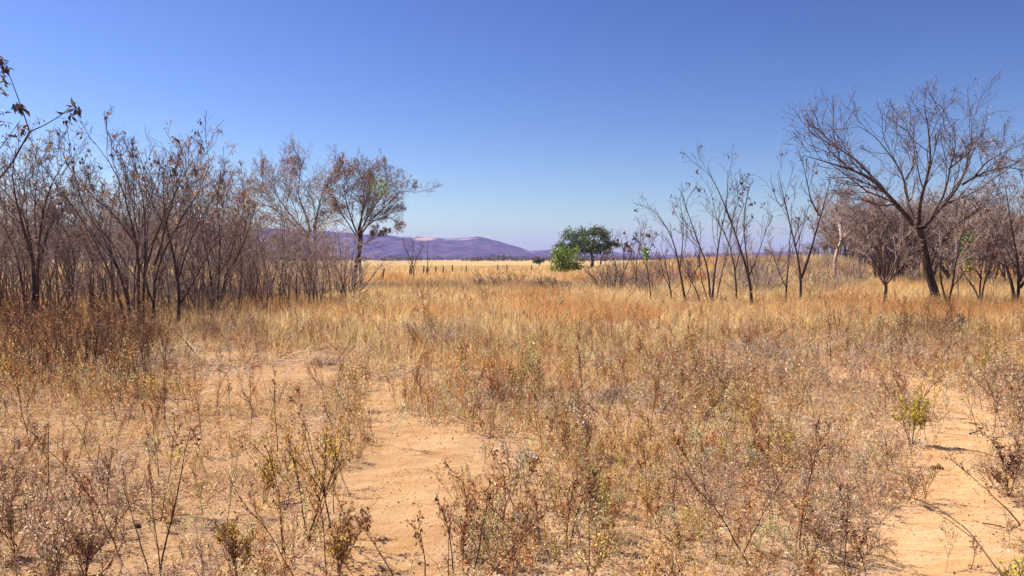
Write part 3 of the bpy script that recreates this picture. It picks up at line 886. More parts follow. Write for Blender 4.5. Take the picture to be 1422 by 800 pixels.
leafy("green_tree", "tiny round green tree far out on the plain left of the bright bush", gat(749, D), [
    ([(749, 370), (749, 364), (748, 360)], .2, .1)], D, [(748, 361.5, 0, 5, .7), (752, 362, 1, 4, .7), (744, 363, 0, 3.5, .7)], 330, .5,
    [(.04, .075, .035), (.06, .09, .04)], M_GREEN)


# ---- bare brush heaps and bushes in the tall grass
def brush(name, label, u, D, w, h, stems, pal_twig, cat, group=None, droop=0., rk=.022):
    b = gat(u, D)
    root = empty(name, b, label, cat, group)
    a = rng.uniform(0, 2 * PI, stems); r = np.sqrt(rng.random(stems)) * w * .28
    if rk < .005: a, r = np.sort(a), r * .3
    p = np.stack([r * np.cos(a), r * np.sin(a), np.full(stems, -.03)], 1)
    out = np.stack([np.cos(a), np.sin(a), 0 * a], 1) * (r / (w * .28) * (3.6 if rk < .005 else 1))[:, None]
    d = norm(out * rng.uniform(.3, 1.2, (stems, 1)) + np.array([0, 0, 1.]) + rng.normal(size=(stems, 3)) * .35)
    P = np.empty((stems, 8, 3)); P[:, 0] = p
    L = h * rng.uniform(.6, 1.15, stems)
    for j in range(1, 8):
        d = norm(d + rng.normal(size=d.shape) * .16 - np.array([0, 0, droop * j * .05])); P[:, j] = P[:, j - 1] + d * (L / 7)[:, None]
    R = rk * (1.1 - np.linspace(0, 1, 8))[None] * rng.uniform(.5, 1.2, (stems, 1)) + rk * .18
    P[:, 1:, 2] = np.maximum(P[:, 1:, 2], .01)
    LV = [dict(k=6, t0=.15, ang=(.4, 1.1), ratio=.42, n2=5, rratio=.6, rend=rk * .22, up=.08, wig=.22, trop=.02), dict(k=5, t0=.2, ang=(.4, 1.1), ratio=.5, n2=4, rratio=.7, rend=rk * .18, up=.03, wig=.2, trop=.0)]
    return finish_tree(root, P, R, LV, M_TWIG, pal_twig, None, None)


brush("bare_bush", "dense dark bare bush, largest twiggy mound in the middle grass", 853, 36, 2.9, 1.75, 46, M_TWIGR, "bush")
brush("brush_pile", "low tangle of dead branches left of centre in the tall grass", 684, 39, 2.6, 1.1, 30, M_TWIG, "brush pile", droop=1.2)
brush("brush_pile", "low grey tangle of dead branches below the bright green bush", 765, 38, 3.0, 1.0, 34, M_TWIG, "brush pile", droop=1.2)
brush("brush_pile", "sparse dead branches poking up between the two brush tangles", 722, 41, 1.8, 1.0, 14, M_TWIG, "brush pile", droop=.8)
brush("bare_bush", "small bare bush at the foot of the thin sapling with green leaves", 905, 33, 1.7, 1.1, 20, M_TWIGR, "bush")
brush("bare_bush", "spindly bare bush below the dense-crowned tree with twin trunks", 477, 33, 1.8, 2.2, 18, M_TWIGP, "bush")


for (u, D, w, h, n, m, lab, dr) in (
        (600, 13.8, 1.5, .5, 34, M_TWIGP, "grey dead shrub with faint green at the upper end of the central path", .4),
        (446, 11.2, .7, .3, 26, M_TWIGP, "small grey-purple dead shrub left of the central path's upper end", .5),
        (700, 8.4, 1.5, .26, 40, M_TWIGP, "low pale tangle of dead twigs beyond the white stone", 1.2),
        (860, 8.3, 1.7, .26, 44, M_TWIGP, "low pale tangle of dead twigs right of the one beyond the white stone", 1.2),
        (1080, 11.6, 1.3, .3, 34, M_TWIGP, "low pale dead shrub before the wide V sapling", .9),
        (1285, 15.6, 1.7, .55, 36, M_TWIG, "dark low dead shrub below the umbrella-shaped tree", .3),
        (50, 10.4, 1.5, .5, 34, M_TWIGR, "dark brown dead shrub, nearest in the dark scrub at left", .3),
        (120, 11.8, 1.5, .5, 34, M_TWIG, "dark brown dead shrub in the middle of the dark scrub at left", .3),
        (185, 13.6, 1.4, .5, 30, M_TWIGR, "dark brown dead shrub at the right end of the dark scrub at left", .3),
        (20, 14.6, 1.6, .6, 32, M_TWIG, "dark brown dead shrub at the left end under the tall bare tree", .2)):
    brush("dead_shrub", lab, u, D, w, h, n, m, "shrub", droop=dr, rk=.0045 if D < 12.5 else .007)

# ---- fence across the plain
def fence():
    posts = [(529, 394, 373, 45, 6), (569, 386, 366, 58, 1), (571, 387, 369, 57, -1), (588, 383, 367, 66, 1), (592, 382, 369, 68, 2), (605, 382, 369, 72, 0), (615, 381, 370, 74, 1), (628, 381, 367, 76, 0), (647, 379, 369, 80, 1), (691, 378, 366, 84, 0), (704, 377, 368, 88, -1), (738, 377, 369, 92, 0)]
    posts = posts[1:]
    b = gat(569, 58)
    root = empty("fence", b, "old wire fence of thin crooked wooden posts across the pale plain", "fence")
    tops = []
    for u, v0, v1, D, lean in posts:
        p = gat(u, D) - b; h = max(.9, (v0 - v1) / F * D)
        P = np.array([[0, 0, -.1], [.01, 0, h * .35], [.02 + lean * .012, .01, h * .7], [.02 + lean * .03, 0, h]])[None]
        V, q = tubes(P, np.array([[.085, .08, .07, .055]]), 7)
        V = np.concatenate([V, P[0, -1:] + [[0, 0, .02]]]); k = 7; n0 = 21
        f3 = np.array([[n0 + i, n0 + (i + 1) % k, 28] for i in range(k)])
        o = mesh_np("fence_post", V, [q, f3], M_POST, parent=root, smooth=True); o.location = tuple(p)
        tops.append(p + P[0, -1])
    T = np.array(tops)
    order = np.argsort(T[:, 1]); T = T[order]
    for fz in (.35, .7, .93):
        seg = T * np.array([1, 1, 0]) + np.array([0, 0, 1]) * (T[:, 2:3] - 1.05 * (1 - fz))
        P = seg[None]; V, q = tubes(P, np.full((1, len(T)), .006), 3)
        mesh_np("wire", V, [q], M_WIRE, parent=root)
    # the near leaning post stands by itself
    u, v0, v1, D, lean = 529, 396, 372, 44, 7
    p = gat(u, D); P = np.array([[0, 0, -.1], [.05, 0, .3], [.13, .02, .7], [.2, .02, 1.05]])[None]
    V, q = tubes(P, np.array([[.075, .07, .06, .05]]), 7)
    V = np.concatenate([V, P[0, -1:]]); f3 = np.array([[21 + i, 21 + (i + 1) % 7, 28] for i in range(7)])
    o = mesh_np("wooden_post", V, [q, f3], M_POST, smooth=True); o.location = tuple(p)
    tag(o, "short dark wooden post leaning right beside the dense-crowned tree", "post")


fence()


# ------------------------------------------------------------------ thickets: copies of a few bare shrub trees
def proto_tree(nst, Hh, lean, LV, leaf, bark, twig, r0=.026, curve=.12):
    root = empty("scrub_tree" if LV is LVH else "bare_shrub_tree", (0, 0, 0), "leafless grey shrub tree", "tree")
    a = rng.uniform(0, 2 * PI, nst)
    d = norm(np.stack([np.cos(a) * lean * .45, np.sin(a) * lean * .45, np.ones(nst)], 1) + rng.normal(size=(nst, 3)) * .05)
    P = np.empty((nst, 10, 3)); P[:, 0] = (.3 if nst > 2 else .035) / .3 * np.stack([np.cos(a) * .3, np.sin(a) * .3, np.full(nst, -.08 if nst > 2 else -.6)], 1) * rng.uniform(.4, 1.4, (nst, 1))
    L = Hh * rng.uniform(.7, 1., nst)
    for j in range(1, 10):
        d = norm(d + rng.normal(size=d.shape) * curve * (.5 + .1 * j) + np.stack([np.cos(a), np.sin(a), 0 * a], 1) * lean * .12 * (j > 2)); P[:, j] = P[:, j - 1] + d * (L / 9)[:, None]
    R = r0 * rng.uniform(.6, 1.1, (nst, 1)) * (1.08 - .92 * np.linspace(0, 1, 10)[None])
    return finish_tree(root, P, R, LV, bark, twig, leaf, None)


LV_TH = [dict(k=8, t0=.32, ang=(.3, 1.0), ratio=.32, n2=5, rratio=.55, rend=.0065, up=.12, wig=.2, trop=.03, sides=3),
         dict(k=5, t0=.15, ang=(.4, 1.1), ratio=.5, n2=4, rratio=.6, rend=.005, up=.05, wig=.26, trop=.02),
         dict(k=2, t0=.2, ang=(.4, 1.1), ratio=.6, n2=3, rratio=.7, rend=.004, up=.03, wig=.2, trop=.0)]
LF = lambda n: dict(n=n // 2, size=.055, pal=[RUST, TAN, PINK, (.3, .2, .13)], droop=.9, clump=2, spread=.03, zmin=.45)
LVH = [dict(LV_TH[0], k=8, rend=.012, ratio=.42), dict(LV_TH[1], k=6, rend=.009), dict(LV_TH[2], k=3, rend=.008)]
dense = [proto_tree(4, 3.6, .2, LV_TH, LF(110), M_BARKG, M_TWIGR), proto_tree(3, 4.3, .12, LV_TH, LF(100), M_BARKG, M_TWIGR), proto_tree(4, 3.2, .3, LV_TH, LF(40), M_BARKG, M_TWIGP),
         proto_tree(2, 4.2, .07, LV_TH, LF(200), M_BARKG, M_TWIGR, .026), proto_tree(3, 3.0, .16, LV_TH, LF(60), M_BARKG, M_TWIGP), proto_tree(1, 4.4, .1, LV_TH, LF(120), M_BARKG, M_TWIGP, .03), proto_tree(2, 3.4, .1, LV_TH, LF(140), M_BARKG, M_TWIGR, .024)]
hillp = [proto_tree(4, 4.4, .42, LVH, dict(LF(150), size=.08, zmin=.2), M_BARK2, M_TWIGR, .06), proto_tree(5, 3.8, .5, LVH, dict(LF(60), size=.08, zmin=.2), M_BARK2, M_TWIG, .055), proto_tree(3, 4.8, .35, LVH, dict(LF(120), size=.08, zmin=.2), M_BARK, M_TWIGR, .07)]
used = set()


def plant(proto, u, D, s, label, group, zs=1.):
    loc = gat(u, D); loc[2] -= .02
    sc = (s * rng.uniform(.9, 1.1), s * rng.uniform(.9, 1.1), s * zs * rng.uniform(.92, 1.08))
    rz = rng.uniform(0, 2 * PI)
    if proto.name not in used:
        used.add(proto.name)
        proto.location = tuple(float(q) for q in loc); proto.rotation_euler = (0, 0, rz); proto.scale = sc
        proto["label"] = label; proto["group"] = group
    else:
        copy_thing(proto, loc, rz, sc, label, group)


# left thicket: front rank to back rank, kept clear of the plain right of x ~ 500
LAB_F = "bare slender shrub tree standing in the front rank of the left thicket"
LAB_B = "bare shrub tree deep inside the left thicket behind the front rank"
for i in range(56):
    u = -110 + i * 10.6 + rng.uniform(-9, 9)
    D = 19.5 + max(0, (u - 250) / 22.) * .5 + rng.uniform(-.8, 2.5)
    plant(dense[i % 7], u, D, rng.uniform(.78, 1.08) * (1 if u < 310 else .78), LAB_F, "shrub trees in the front rank of the left thicket")
for i in range(160):
    D = 24 + 34 * rng.random() ** 1.2
    lim = 330 + 170 * min(1, (58 - D) / 30.)
    u = rng.uniform(-170, lim)
    plant(dense[i % 7], u, D, rng.uniform(1.0, 1.4) * (1 if u < 310 else .78), LAB_B, "shrub trees inside the left thicket")
# low twiggy bushes on the thicket floor and behind the sapling row
def low_bush(u, D, w, h, stems, mat, k=6):
    b = brush("bare_bush", "bare low bush", u, D, w, h, stems, mat, "bush", rk=.014)
    return b


lows = [low_bush(60, 21, 1.9, 1.3, 26, M_TWIGR), low_bush(150, 22, 2.2, 1.1, 26, M_TWIGP), low_bush(240, 23, 1.7, 1.5, 22, M_TWIGR)]
for q_ in lows: used.discard(q_.name)
for i in range(34):
    u = rng.uniform(-140, 455); D = rng.uniform(19.5, 34) + max(0, u - 300) * .05
    plant(lows[i % 3], u, D, rng.uniform(.7, 1.25), "bare low bush tangled among the stems on the floor of the left thicket", "low bushes on the thicket floor")
for i in range(30):
    u = rng.uniform(860, 1190); D = rng.uniform(31, 62)
    plant(lows[i % 3], u, D, rng.uniform(.75, 1.35), "bare low bush in the grass behind the row of saplings", "low bushes behind the sapling row", zs=1.1)
# right hillside scrub
LAB_H = "bare rounded scrub tree massed on the low rise behind the umbrella-shaped tree"
HX = np.array([1090, 1120, 1150, 1180, 1220, 1290, 1350, 1422, 1600]); HV = np.array([358, 346, 325, 300, 296, 292, 304, 318, 318])
for i in range(112):
    u = rng.uniform(1135, 1540); D = rng.uniform(41, 80)
    if u < 1215: D = rng.uniform(62, 92)
    p = gat(u, D)
    top = (362 - np.interp(u, HX, HV) - rng.uniform(0, 12)) / F * D + EYE - p[2]
    plant(hillp[i % 3], u, D, np.clip(top / 3.25, .4, 1.5), LAB_H, "scrub trees massed on the right rise")
for (u, D, s) in ((1105, 90, .38), (1122, 84, .45), (1138, 80, .5), (1152, 86, .62), (1168, 76, .7), (1185, 70, .85), (1196, 58, .7), (960, 88, .32), (1010, 92, .36), (985, 70, .3), (1062, 66, .33)):
    plant(hillp[int(u) % 3], u, D, s, "low bare scrub tree at the thinning left end of the rise", "low scrub trees left of the rise")
for (u, D, s) in ((1350, 31, .7), (1382, 30, .75), (1300, 34, .65), (1262, 36, .6), (1440, 27, .85), (1475, 25, .9), (1332, 38, .7), (1412, 35, .75), (1196, 40, .5), (1530, 26, .9), (1278, 40, .55)):
    plant(dense[int(u) % 7], u, D, s, "bare shrub tree in the grass in front of the hillside scrub", "shrub trees before the right rise")

for (u, D, s, lab) in ((1020, 36, .72, "pale bare twiggy dome-shaped tree behind the kinked sapling"), (985, 40, .6, "pale bare twiggy tree low behind the wispy many-stemmed sapling"), (1078, 42, .55, "pale bare low tree behind the slender sapling left of the V")):
    plant(dense[2 if s != .6 else 4], u, D, s, lab, "pale bare trees behind the sapling row")

# ------------------------------------------------------------------ plants of the field
STRAW = [(.78, .54, .24), (.83, .64, .35), (.73, .46, .17), (.78, .60, .37), (.52, .28, .11)]
WPAL = [(.70, .31, .12), (.80, .47, .23), (.84, .58, .34), (.66, .41, .29), (.26, .10, .05), (.80, .45, .15)]


def wedge(d0, d1, per_m2, half=.86, extra=1.5):
    n = int(per_m2 * half * (d1 ** 2 - d0 ** 2))
    y = np.sqrt(rng.uniform(d0 ** 2, d1 ** 2, n))
    x = rng.uniform(-1, 1, n) * (half * y + extra)
    return x, y


def thin(x, y, p):
    k = rng.random(len(x)) < p
    return x[k], y[k]


def blades(x, y, h, lean, w, col, segs=2, curve=1.7):
    N = len(x); a = rng.uniform(0, 2 * PI, N); face = rng.uniform(0, PI, N)
    B = np.stack([x, y, H(x, y) - .01], 1)
    L = np.stack([np.cos(a), np.sin(a), 0 * a], 1); S = np.stack([np.cos(face), np.sin(face), 0 * a], 1)
    rows = []
    for s in range(segs + 1):
        t = s / segs
        p = B + np.array([0, 0, 1.]) * (h * t * (1 - .25 * lean * t))[:, None] + L * (h * lean * t ** curve)[:, None]
        if s < segs:
            ww = (w * (1 - .5 * t))[:, None] * S * .5
            rows += [p - ww, p + ww]
        else:
            rows.append(p)
    V = np.stack(rows, 1).reshape(-1, 3); m = 2 * segs + 1
    b = np.arange(N)[:, None] * m
    q = np.concatenate([b + np.array([[2 * s, 2 * s + 1, 2 * s + 3, 2 * s + 2]]) for s in range(segs - 1)]) if segs > 1 else np.zeros((0, 4), int)
    t3 = b + np.array([[2 * segs - 2, 2 * segs - 1, 2 * segs]])
    return V, q, t3, np.repeat(col, m, 0)


def add_blades(g, *a, **k):
    V, q, t3, c = blades(*a, **k)
    n0 = g.n
    if len(q): g.F4.append(q + n0)
    g.F3.append(t3 + n0); g.V.append(V); g.C.append(c); g.n += len(V)


def tufted(x, y, per, spread):
    N = len(x)
    X = np.repeat(x, per) + rng.normal(size=N * per) * spread; Y = np.repeat(y, per) + rng.normal(size=N * per) * spread
    return X, Y


# --- golden grass ---------------------------------------------------------------
def grass_amount(x, y):
    u, v = flat_uv(x, y)
    n = fbm(x / 2.2 + 11, y / 2.2, 3); n2 = fbm(x / 7. + 31, y / 7., 3)
    zone = sstep(y, 10.5, 17) * (.2 + .8 * sstep(n, .40, .60))
    zone *= 1 - .85 * sstep(-u, -300, -160) * (1 - sstep(y, 16, 19))
    thicket = sstep(430 + 100 * (n - .5) - u, 0, 60) * sstep(y, 17, 20)
    zone *= 1 - .72 * thicket
    near = .25 + .45 * sstep(n2, .42, .62)
    amt = np.maximum(zone, near) * (1 - .75 * sstep(u, 200, 265) * (1 - sstep(u, 465, 515)) * sstep(v, 478, 496) * (1 - sstep(v, 600, 690)))
    return amt * (1 - .97 * sstep(bare_at(x, y), .25, .7))


def grass_col(x, y, N):
    n = fbm(x / 5. + 70, y / 5., 3); u, v = flat_uv(x, y)
    c = pick_col(STRAW, [4, 3.5, 2.2, 3.5, 1.], N, .16, .05)
    dull = np.array([.40, .29, .20]); dark = np.array([.32, .225, .14])
    br = (rng.random(N) < .14 + .22 * sstep(fbm(x / 1.1 + 33, y / 1.6, 3), .5, .65))[:, None]; c = np.where(br, pick_col([(.36, .22, .12), (.46, .31, .19), (.28, .16, .10)], [2, 2, 1], N), c)
    k = (sstep(n, .48, .62) * .7)[:, None]; c = c * (1 - k) + dull * k * (c / c.mean(1, keepdims=True))
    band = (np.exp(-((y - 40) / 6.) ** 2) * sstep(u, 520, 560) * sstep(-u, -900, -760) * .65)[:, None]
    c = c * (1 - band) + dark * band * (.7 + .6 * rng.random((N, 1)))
    k = (sstep(400 - u, 0, 80) * .5)[:, None]; c = c * (1 - k) + np.array([.52, .34, .18]) * k * (.7 + .6 * rng.random((N, 1)))
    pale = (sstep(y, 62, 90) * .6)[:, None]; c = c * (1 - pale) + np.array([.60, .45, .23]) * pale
    return np.clip(c, .02, .8)


def build_grass():
    g = Geo()
    for d0, d1, dens, per, h0, w, spr in ((2.4, 6, 70, 10, .20, .0028, .05), (6, 10, 60, 10, .24, .0042, .06), (10, 16, 34, 12, .34, .006, .07), (16, 25, 30, 13, .45, .010, .08), (25, 42, 17, 13, .5, .016, .14), (42, 72, 10, 8, .55, .032, .25), (72, 150, 2.6, 6, .55, .085, .5)):
        x, y = wedge(d0, d1, dens); x, y = thin(x, y, grass_amount(x, y))
        big = (.45 + 1.1 * fbm(x / 1.3 + 5, y / 1.3 + 5, 3)) * rng.uniform(.7, 1.25, len(x))
        hmul = np.repeat(big * (1 - .5 * sstep(fbm(x / 9, y / 9 + 50, 3), .55, .75)) * (1 if d0 < 60 else .8), per)
        X, Y = tufted(x, y, per, spr); N = len(X)
        h = h0 * hmul * rng.uniform(.45, 1.35, N)
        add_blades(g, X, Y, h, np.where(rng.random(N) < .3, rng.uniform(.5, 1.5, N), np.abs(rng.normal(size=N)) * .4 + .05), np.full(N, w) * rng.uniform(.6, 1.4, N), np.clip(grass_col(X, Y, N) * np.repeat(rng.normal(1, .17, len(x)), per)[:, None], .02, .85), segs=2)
    kind(g.build("dry_grass", M_GRASS), "stuff")


build_grass()


# --- weeds ------------------------------------------------------------------------
def weed_proto(hh, nbr, nleaf, lsize, lean=.25, branch=.5, sides=3, seeds=0, lo=.3):
    """returns stem geometry (V, F4) and leaf geometry (V, F3, leaf variation) of one dry weed"""
    d = norm(np.array([rng.normal() * lean, rng.normal() * lean, 1.]))
    P = np.empty((1, 8, 3)); P[0, 0] = (0, 0, -.02)
    for j in range(1, 8):
        d = norm(d + rng.normal(size=3) * .09); P[0, j] = P[0, j - 1] + d * hh / 7
    R = (.0040 * (hh / .5) ** .5) * (1.05 - .75 * np.linspace(0, 1, 8))[None]
    V, q = tubes(P, R, sides); SV = [V]; SF = [q]; n = len(V)
    B, RB = grow(P, R, nbr, lo, (.3, .8), branch, 6, .7, .0012, up=.3, wig=.14, trop=.05)
    V, q = tubes(B, RB, sides); SV.append(V); SF.append(q + n); n += len(V)
    B2, RB2 = grow(B, RB, 2, .3, (.3, .9), .45, 4, .7, .0010, up=.2, wig=.16, trop=.04)
    V, q = tubes(B2, RB2, sides); SV.append(V); SF.append(q + n)
    al = np.concatenate([B[:, 2:].reshape(-1, 3), B2[:, 1:].reshape(-1, 3), P[0, 4:]])
    pos = al[rng.integers(0, len(al), nleaf)] + rng.normal(size=(nleaf, 3)) * lsize * .45
    LV_, LF_, _ = leaf_geo(pos, lsize * rng.uniform(.5, 1.5, nleaf), np.ones((nleaf, 3)), droop=.4, asp=.42, fold=.4)
    return (np.concatenate(SV), np.concatenate(SF)), (LV_, LF_, np.repeat(rng.normal(size=(nleaf, 1)), 4, 0))


def scatter(protos, x, y, sc, tint_leaf, tint_stem, gs, gl):
    """instances as one mass: tint arrays (N,3)"""
    which = rng.integers(0, len(protos), len(x))
    for pi, ((SV, SF), (LVv, LFf, lv)) in enumerate(protos):
        k = np.where(which == pi)[0]; N = len(k)
        if not N: continue
        a = rng.uniform(0, 2 * PI, N); ca, sa = np.cos(a), np.sin(a)
        Rm = np.zeros((N, 3, 3)); Rm[:, 0, 0] = ca; Rm[:, 0, 1] = -sa; Rm[:, 1, 0] = sa; Rm[:, 1, 1] = ca; Rm[:, 2, 2] = rng.uniform(.8, 1.25, N)
        Rm *= sc[k][:, None, None]
        T = np.stack([x[k], y[k], H(x[k], y[k])], 1)
        V = (np.einsum('nij,vj->nvi', Rm, SV) + T[:, None]).reshape(-1, 3)
        f = (SF[None] + (np.arange(N) * len(SV))[:, None, None]).reshape(-1, SF.shape[1])
        gs.add(V, f, np.repeat(tint_stem[k], len(SV), 0))
        V = (np.einsum('nij,vj->nvi', Rm, LVv) + T[:, None]).reshape(-1, 3)
        f = (LFf[None] + (np.arange(N) * len(LVv))[:, None, None]).reshape(-1, 3)
        c = tint_leaf[k][:, None, :] * np.clip(1 + .45 * lv[None], .2, 1.4) + .03 * lv[None] * np.array([1, .6, .3])
        gl.add(V, f, np.clip(c.reshape(-1, 3), .03, .8))


GREYS = ((660, 563, 75, 15), (785, 575, 85, 14), (905, 558, 85, 18), (1130, 482, 95, 13), (1235, 500, 60, 11), (60, 622, 90, 14), (215, 505, 70, 14), (1150, 660, 60, 18), (980, 590, 60, 12))


def greys(u, v):
    return np.max([np.exp(-((u - a) / c) ** 2 - ((v - b) / d) ** 2) for a, b, c, d in GREYS], axis=0)


def clearing(u, v):
    return sstep(u, 200, 265) * (1 - sstep(u, 465, 515)) * sstep(v, 478, 496) * (1 - sstep(v, 600, 690))


def weed_amount(x, y):
    u, v = flat_uv(x, y)
    n = fbm(x / 1.1 + 21, y / 1.1, 3); n2 = fbm(x / 3.1, y / 3.1 + 60, 3)
    a = .25 + .75 * sstep(n, .36, .56)
    zone = np.full(x.shape, .8)
    zone *= 1 - .66 * sstep(u, 40, 200) * (1 - sstep(u, 430, 520)) * sstep(v, 540, 600) * (1 - .5 * sstep(v, 690, 760))   # open sandy left clearing
    zone *= 1 - .45 * (1 - sstep(np.abs(u - 60), 0, 240)) * sstep(v, 560, 580) * (1 - sstep(v, 620, 660))
    zone *= 1 - .75 * sstep(240 + 90 * (n - .5) - u, 0, 60) * sstep(y, 8.5, 9.5) * (1 - sstep(y, 16, 19))
    zone *= (1 - .72 * clearing(u, v)) * (1 - .5 * greys(u, v))
    zone = np.where(y > 15, zone * (.75 - .25 * sstep(y, 16, 24)), zone)
    return zone * a * (1 - .985 * sstep(bare_at(x, y), .3, .75))


def weed_tint(x, y, N):
    u, v = flat_uv(x, y)
    n = fbm(x / 1.6 + 4, y / 1.6 + 44, 3); n3 = fbm(x / 2.4 + 64, y / 2.4 + 4, 3)
    c = pick_col(WPAL, [3, 4, 3.5, 1.5, 1.6, 3], N, .22, .025)
    k = (sstep(n, .52, .66) * .7)[:, None]; c = c * (1 - k) + np.array([.64, .47, .38]) * k * rng.uniform(.7, 1.3, (N, 1))
    k = (sstep(n3, .60, .72) * .55)[:, None]; c = c * (1 - k) + np.array([.80, .47, .16]) * k * rng.uniform(.7, 1.3, (N, 1))
    k = (sstep(y, 14, 20) * .6)[:, None]; c = c * (1 - k) + np.array([.64, .46, .26]) * k * rng.uniform(.6, 1.3, (N, 1))
    return np.clip(c, .04, .75)


def build_weeds():
    hi = [weed_proto(rng.uniform(.2, .42), 9, 95, .016) for _ in range(14)]
    mid = [weed_proto(rng.uniform(.22, .46), 8, 55, .02) for _ in range(14)]
    lo = [weed_proto(rng.uniform(.3, .55), 6, 22, .034) for _ in range(10)]
    gs, gl = Geo(), Geo()
    for d0, d1, dens, pr in ((2.3, 6, 190, hi), (6, 10, 105, mid), (10, 16, 46, mid), (16, 27, 13, lo), (27, 46, 3.2, lo)):
        x, y = wedge(d0, d1, dens); x, y = thin(x, y, weed_amount(x, y)); N = len(x)
        s = (.42 + .85 * fbm(x / .8 + 9, y / .8, 3)) * rng.uniform(.5, 1.25, N) * (.95 if d0 > 5 else .8)
        tl = weed_tint(x, y, N); ts = np.clip(tl * np.array([.8, .72, .7]) * rng.uniform(.25, 1.25, (N, 1)), .04, .6)
        scatter(pr, x, y, s, tl, ts, gs, gl)
    # dark rank growth at the left, and at the right below the trees
    tall = [weed_proto(rng.uniform(.45, .85), 9, 34, .024, lean=.15, branch=.42, lo=.1) for _ in range(8)]
    for d0, d1, dens, w in ((8.4, 12.5, 30, 0), (12.5, 19, 18, 1), (11, 17, 7, 2)):
        x, y = wedge(d0, d1, dens, .9); u, v = flat_uv(x, y)
        n = fbm(x / 1.2 + 77, y / 1.2, 3)
        if w < 2: p = sstep(250 + 160 * (n - .5) - u, 0, 60) * (.3 + .7 * sstep(n, .4, .55))
        else: p = sstep(u - 1180, 0, 150) * sstep(n, .4, .6) * sstep(510 - v, 0, 20)
        x, y = thin(x, y, p * (1 - sstep(bare_at(x, y), .3, .6))); N = len(x)
        tl = pick_col([(.24, .11, .07), (.32, .18, .11), (.42, .30, .24), (.12, .055, .04), (.42, .24, .11)], [3, 3, 2, 3, 1], N)
        scatter(tall, x, y, rng.uniform(.5, 1.15, N), tl, tl * rng.uniform(.4, 1, (N, 1)), gs, gl)
    # dark seed stalks standing over the lighter growth
    st = [weed_proto(rng.uniform(.3, .52), 4, 60, .013, lean=.3, branch=.3, lo=.5) for _ in range(10)]
    for d0, d1, dens in ((2.6, 6, 8), (6, 10, 7), (10, 15, 5), (15, 27, 3.2)):
        x, y = wedge(d0, d1, dens); x, y = thin(x, y, (.15 + .85 * sstep(fbm(x / .9 + 51, y / .9, 2), .4, .55)) * (1 - .9 * sstep(bare_at(x, y), .3, .8))); N = len(x)
        tl = pick_col([(.26, .10, .06), (.38, .17, .09), (.15, .07, .05)], [3, 2, 2], N)
        scatter(st, x, y, rng.uniform(.6, 1.25, N), tl, tl * .7, gs, gl)
    kind(gs.build("weed_stalks_undergrowth", M_WEED), "stuff")
    kind(gl.build("dry_weeds", M_WEED), "stuff")


build_weeds()


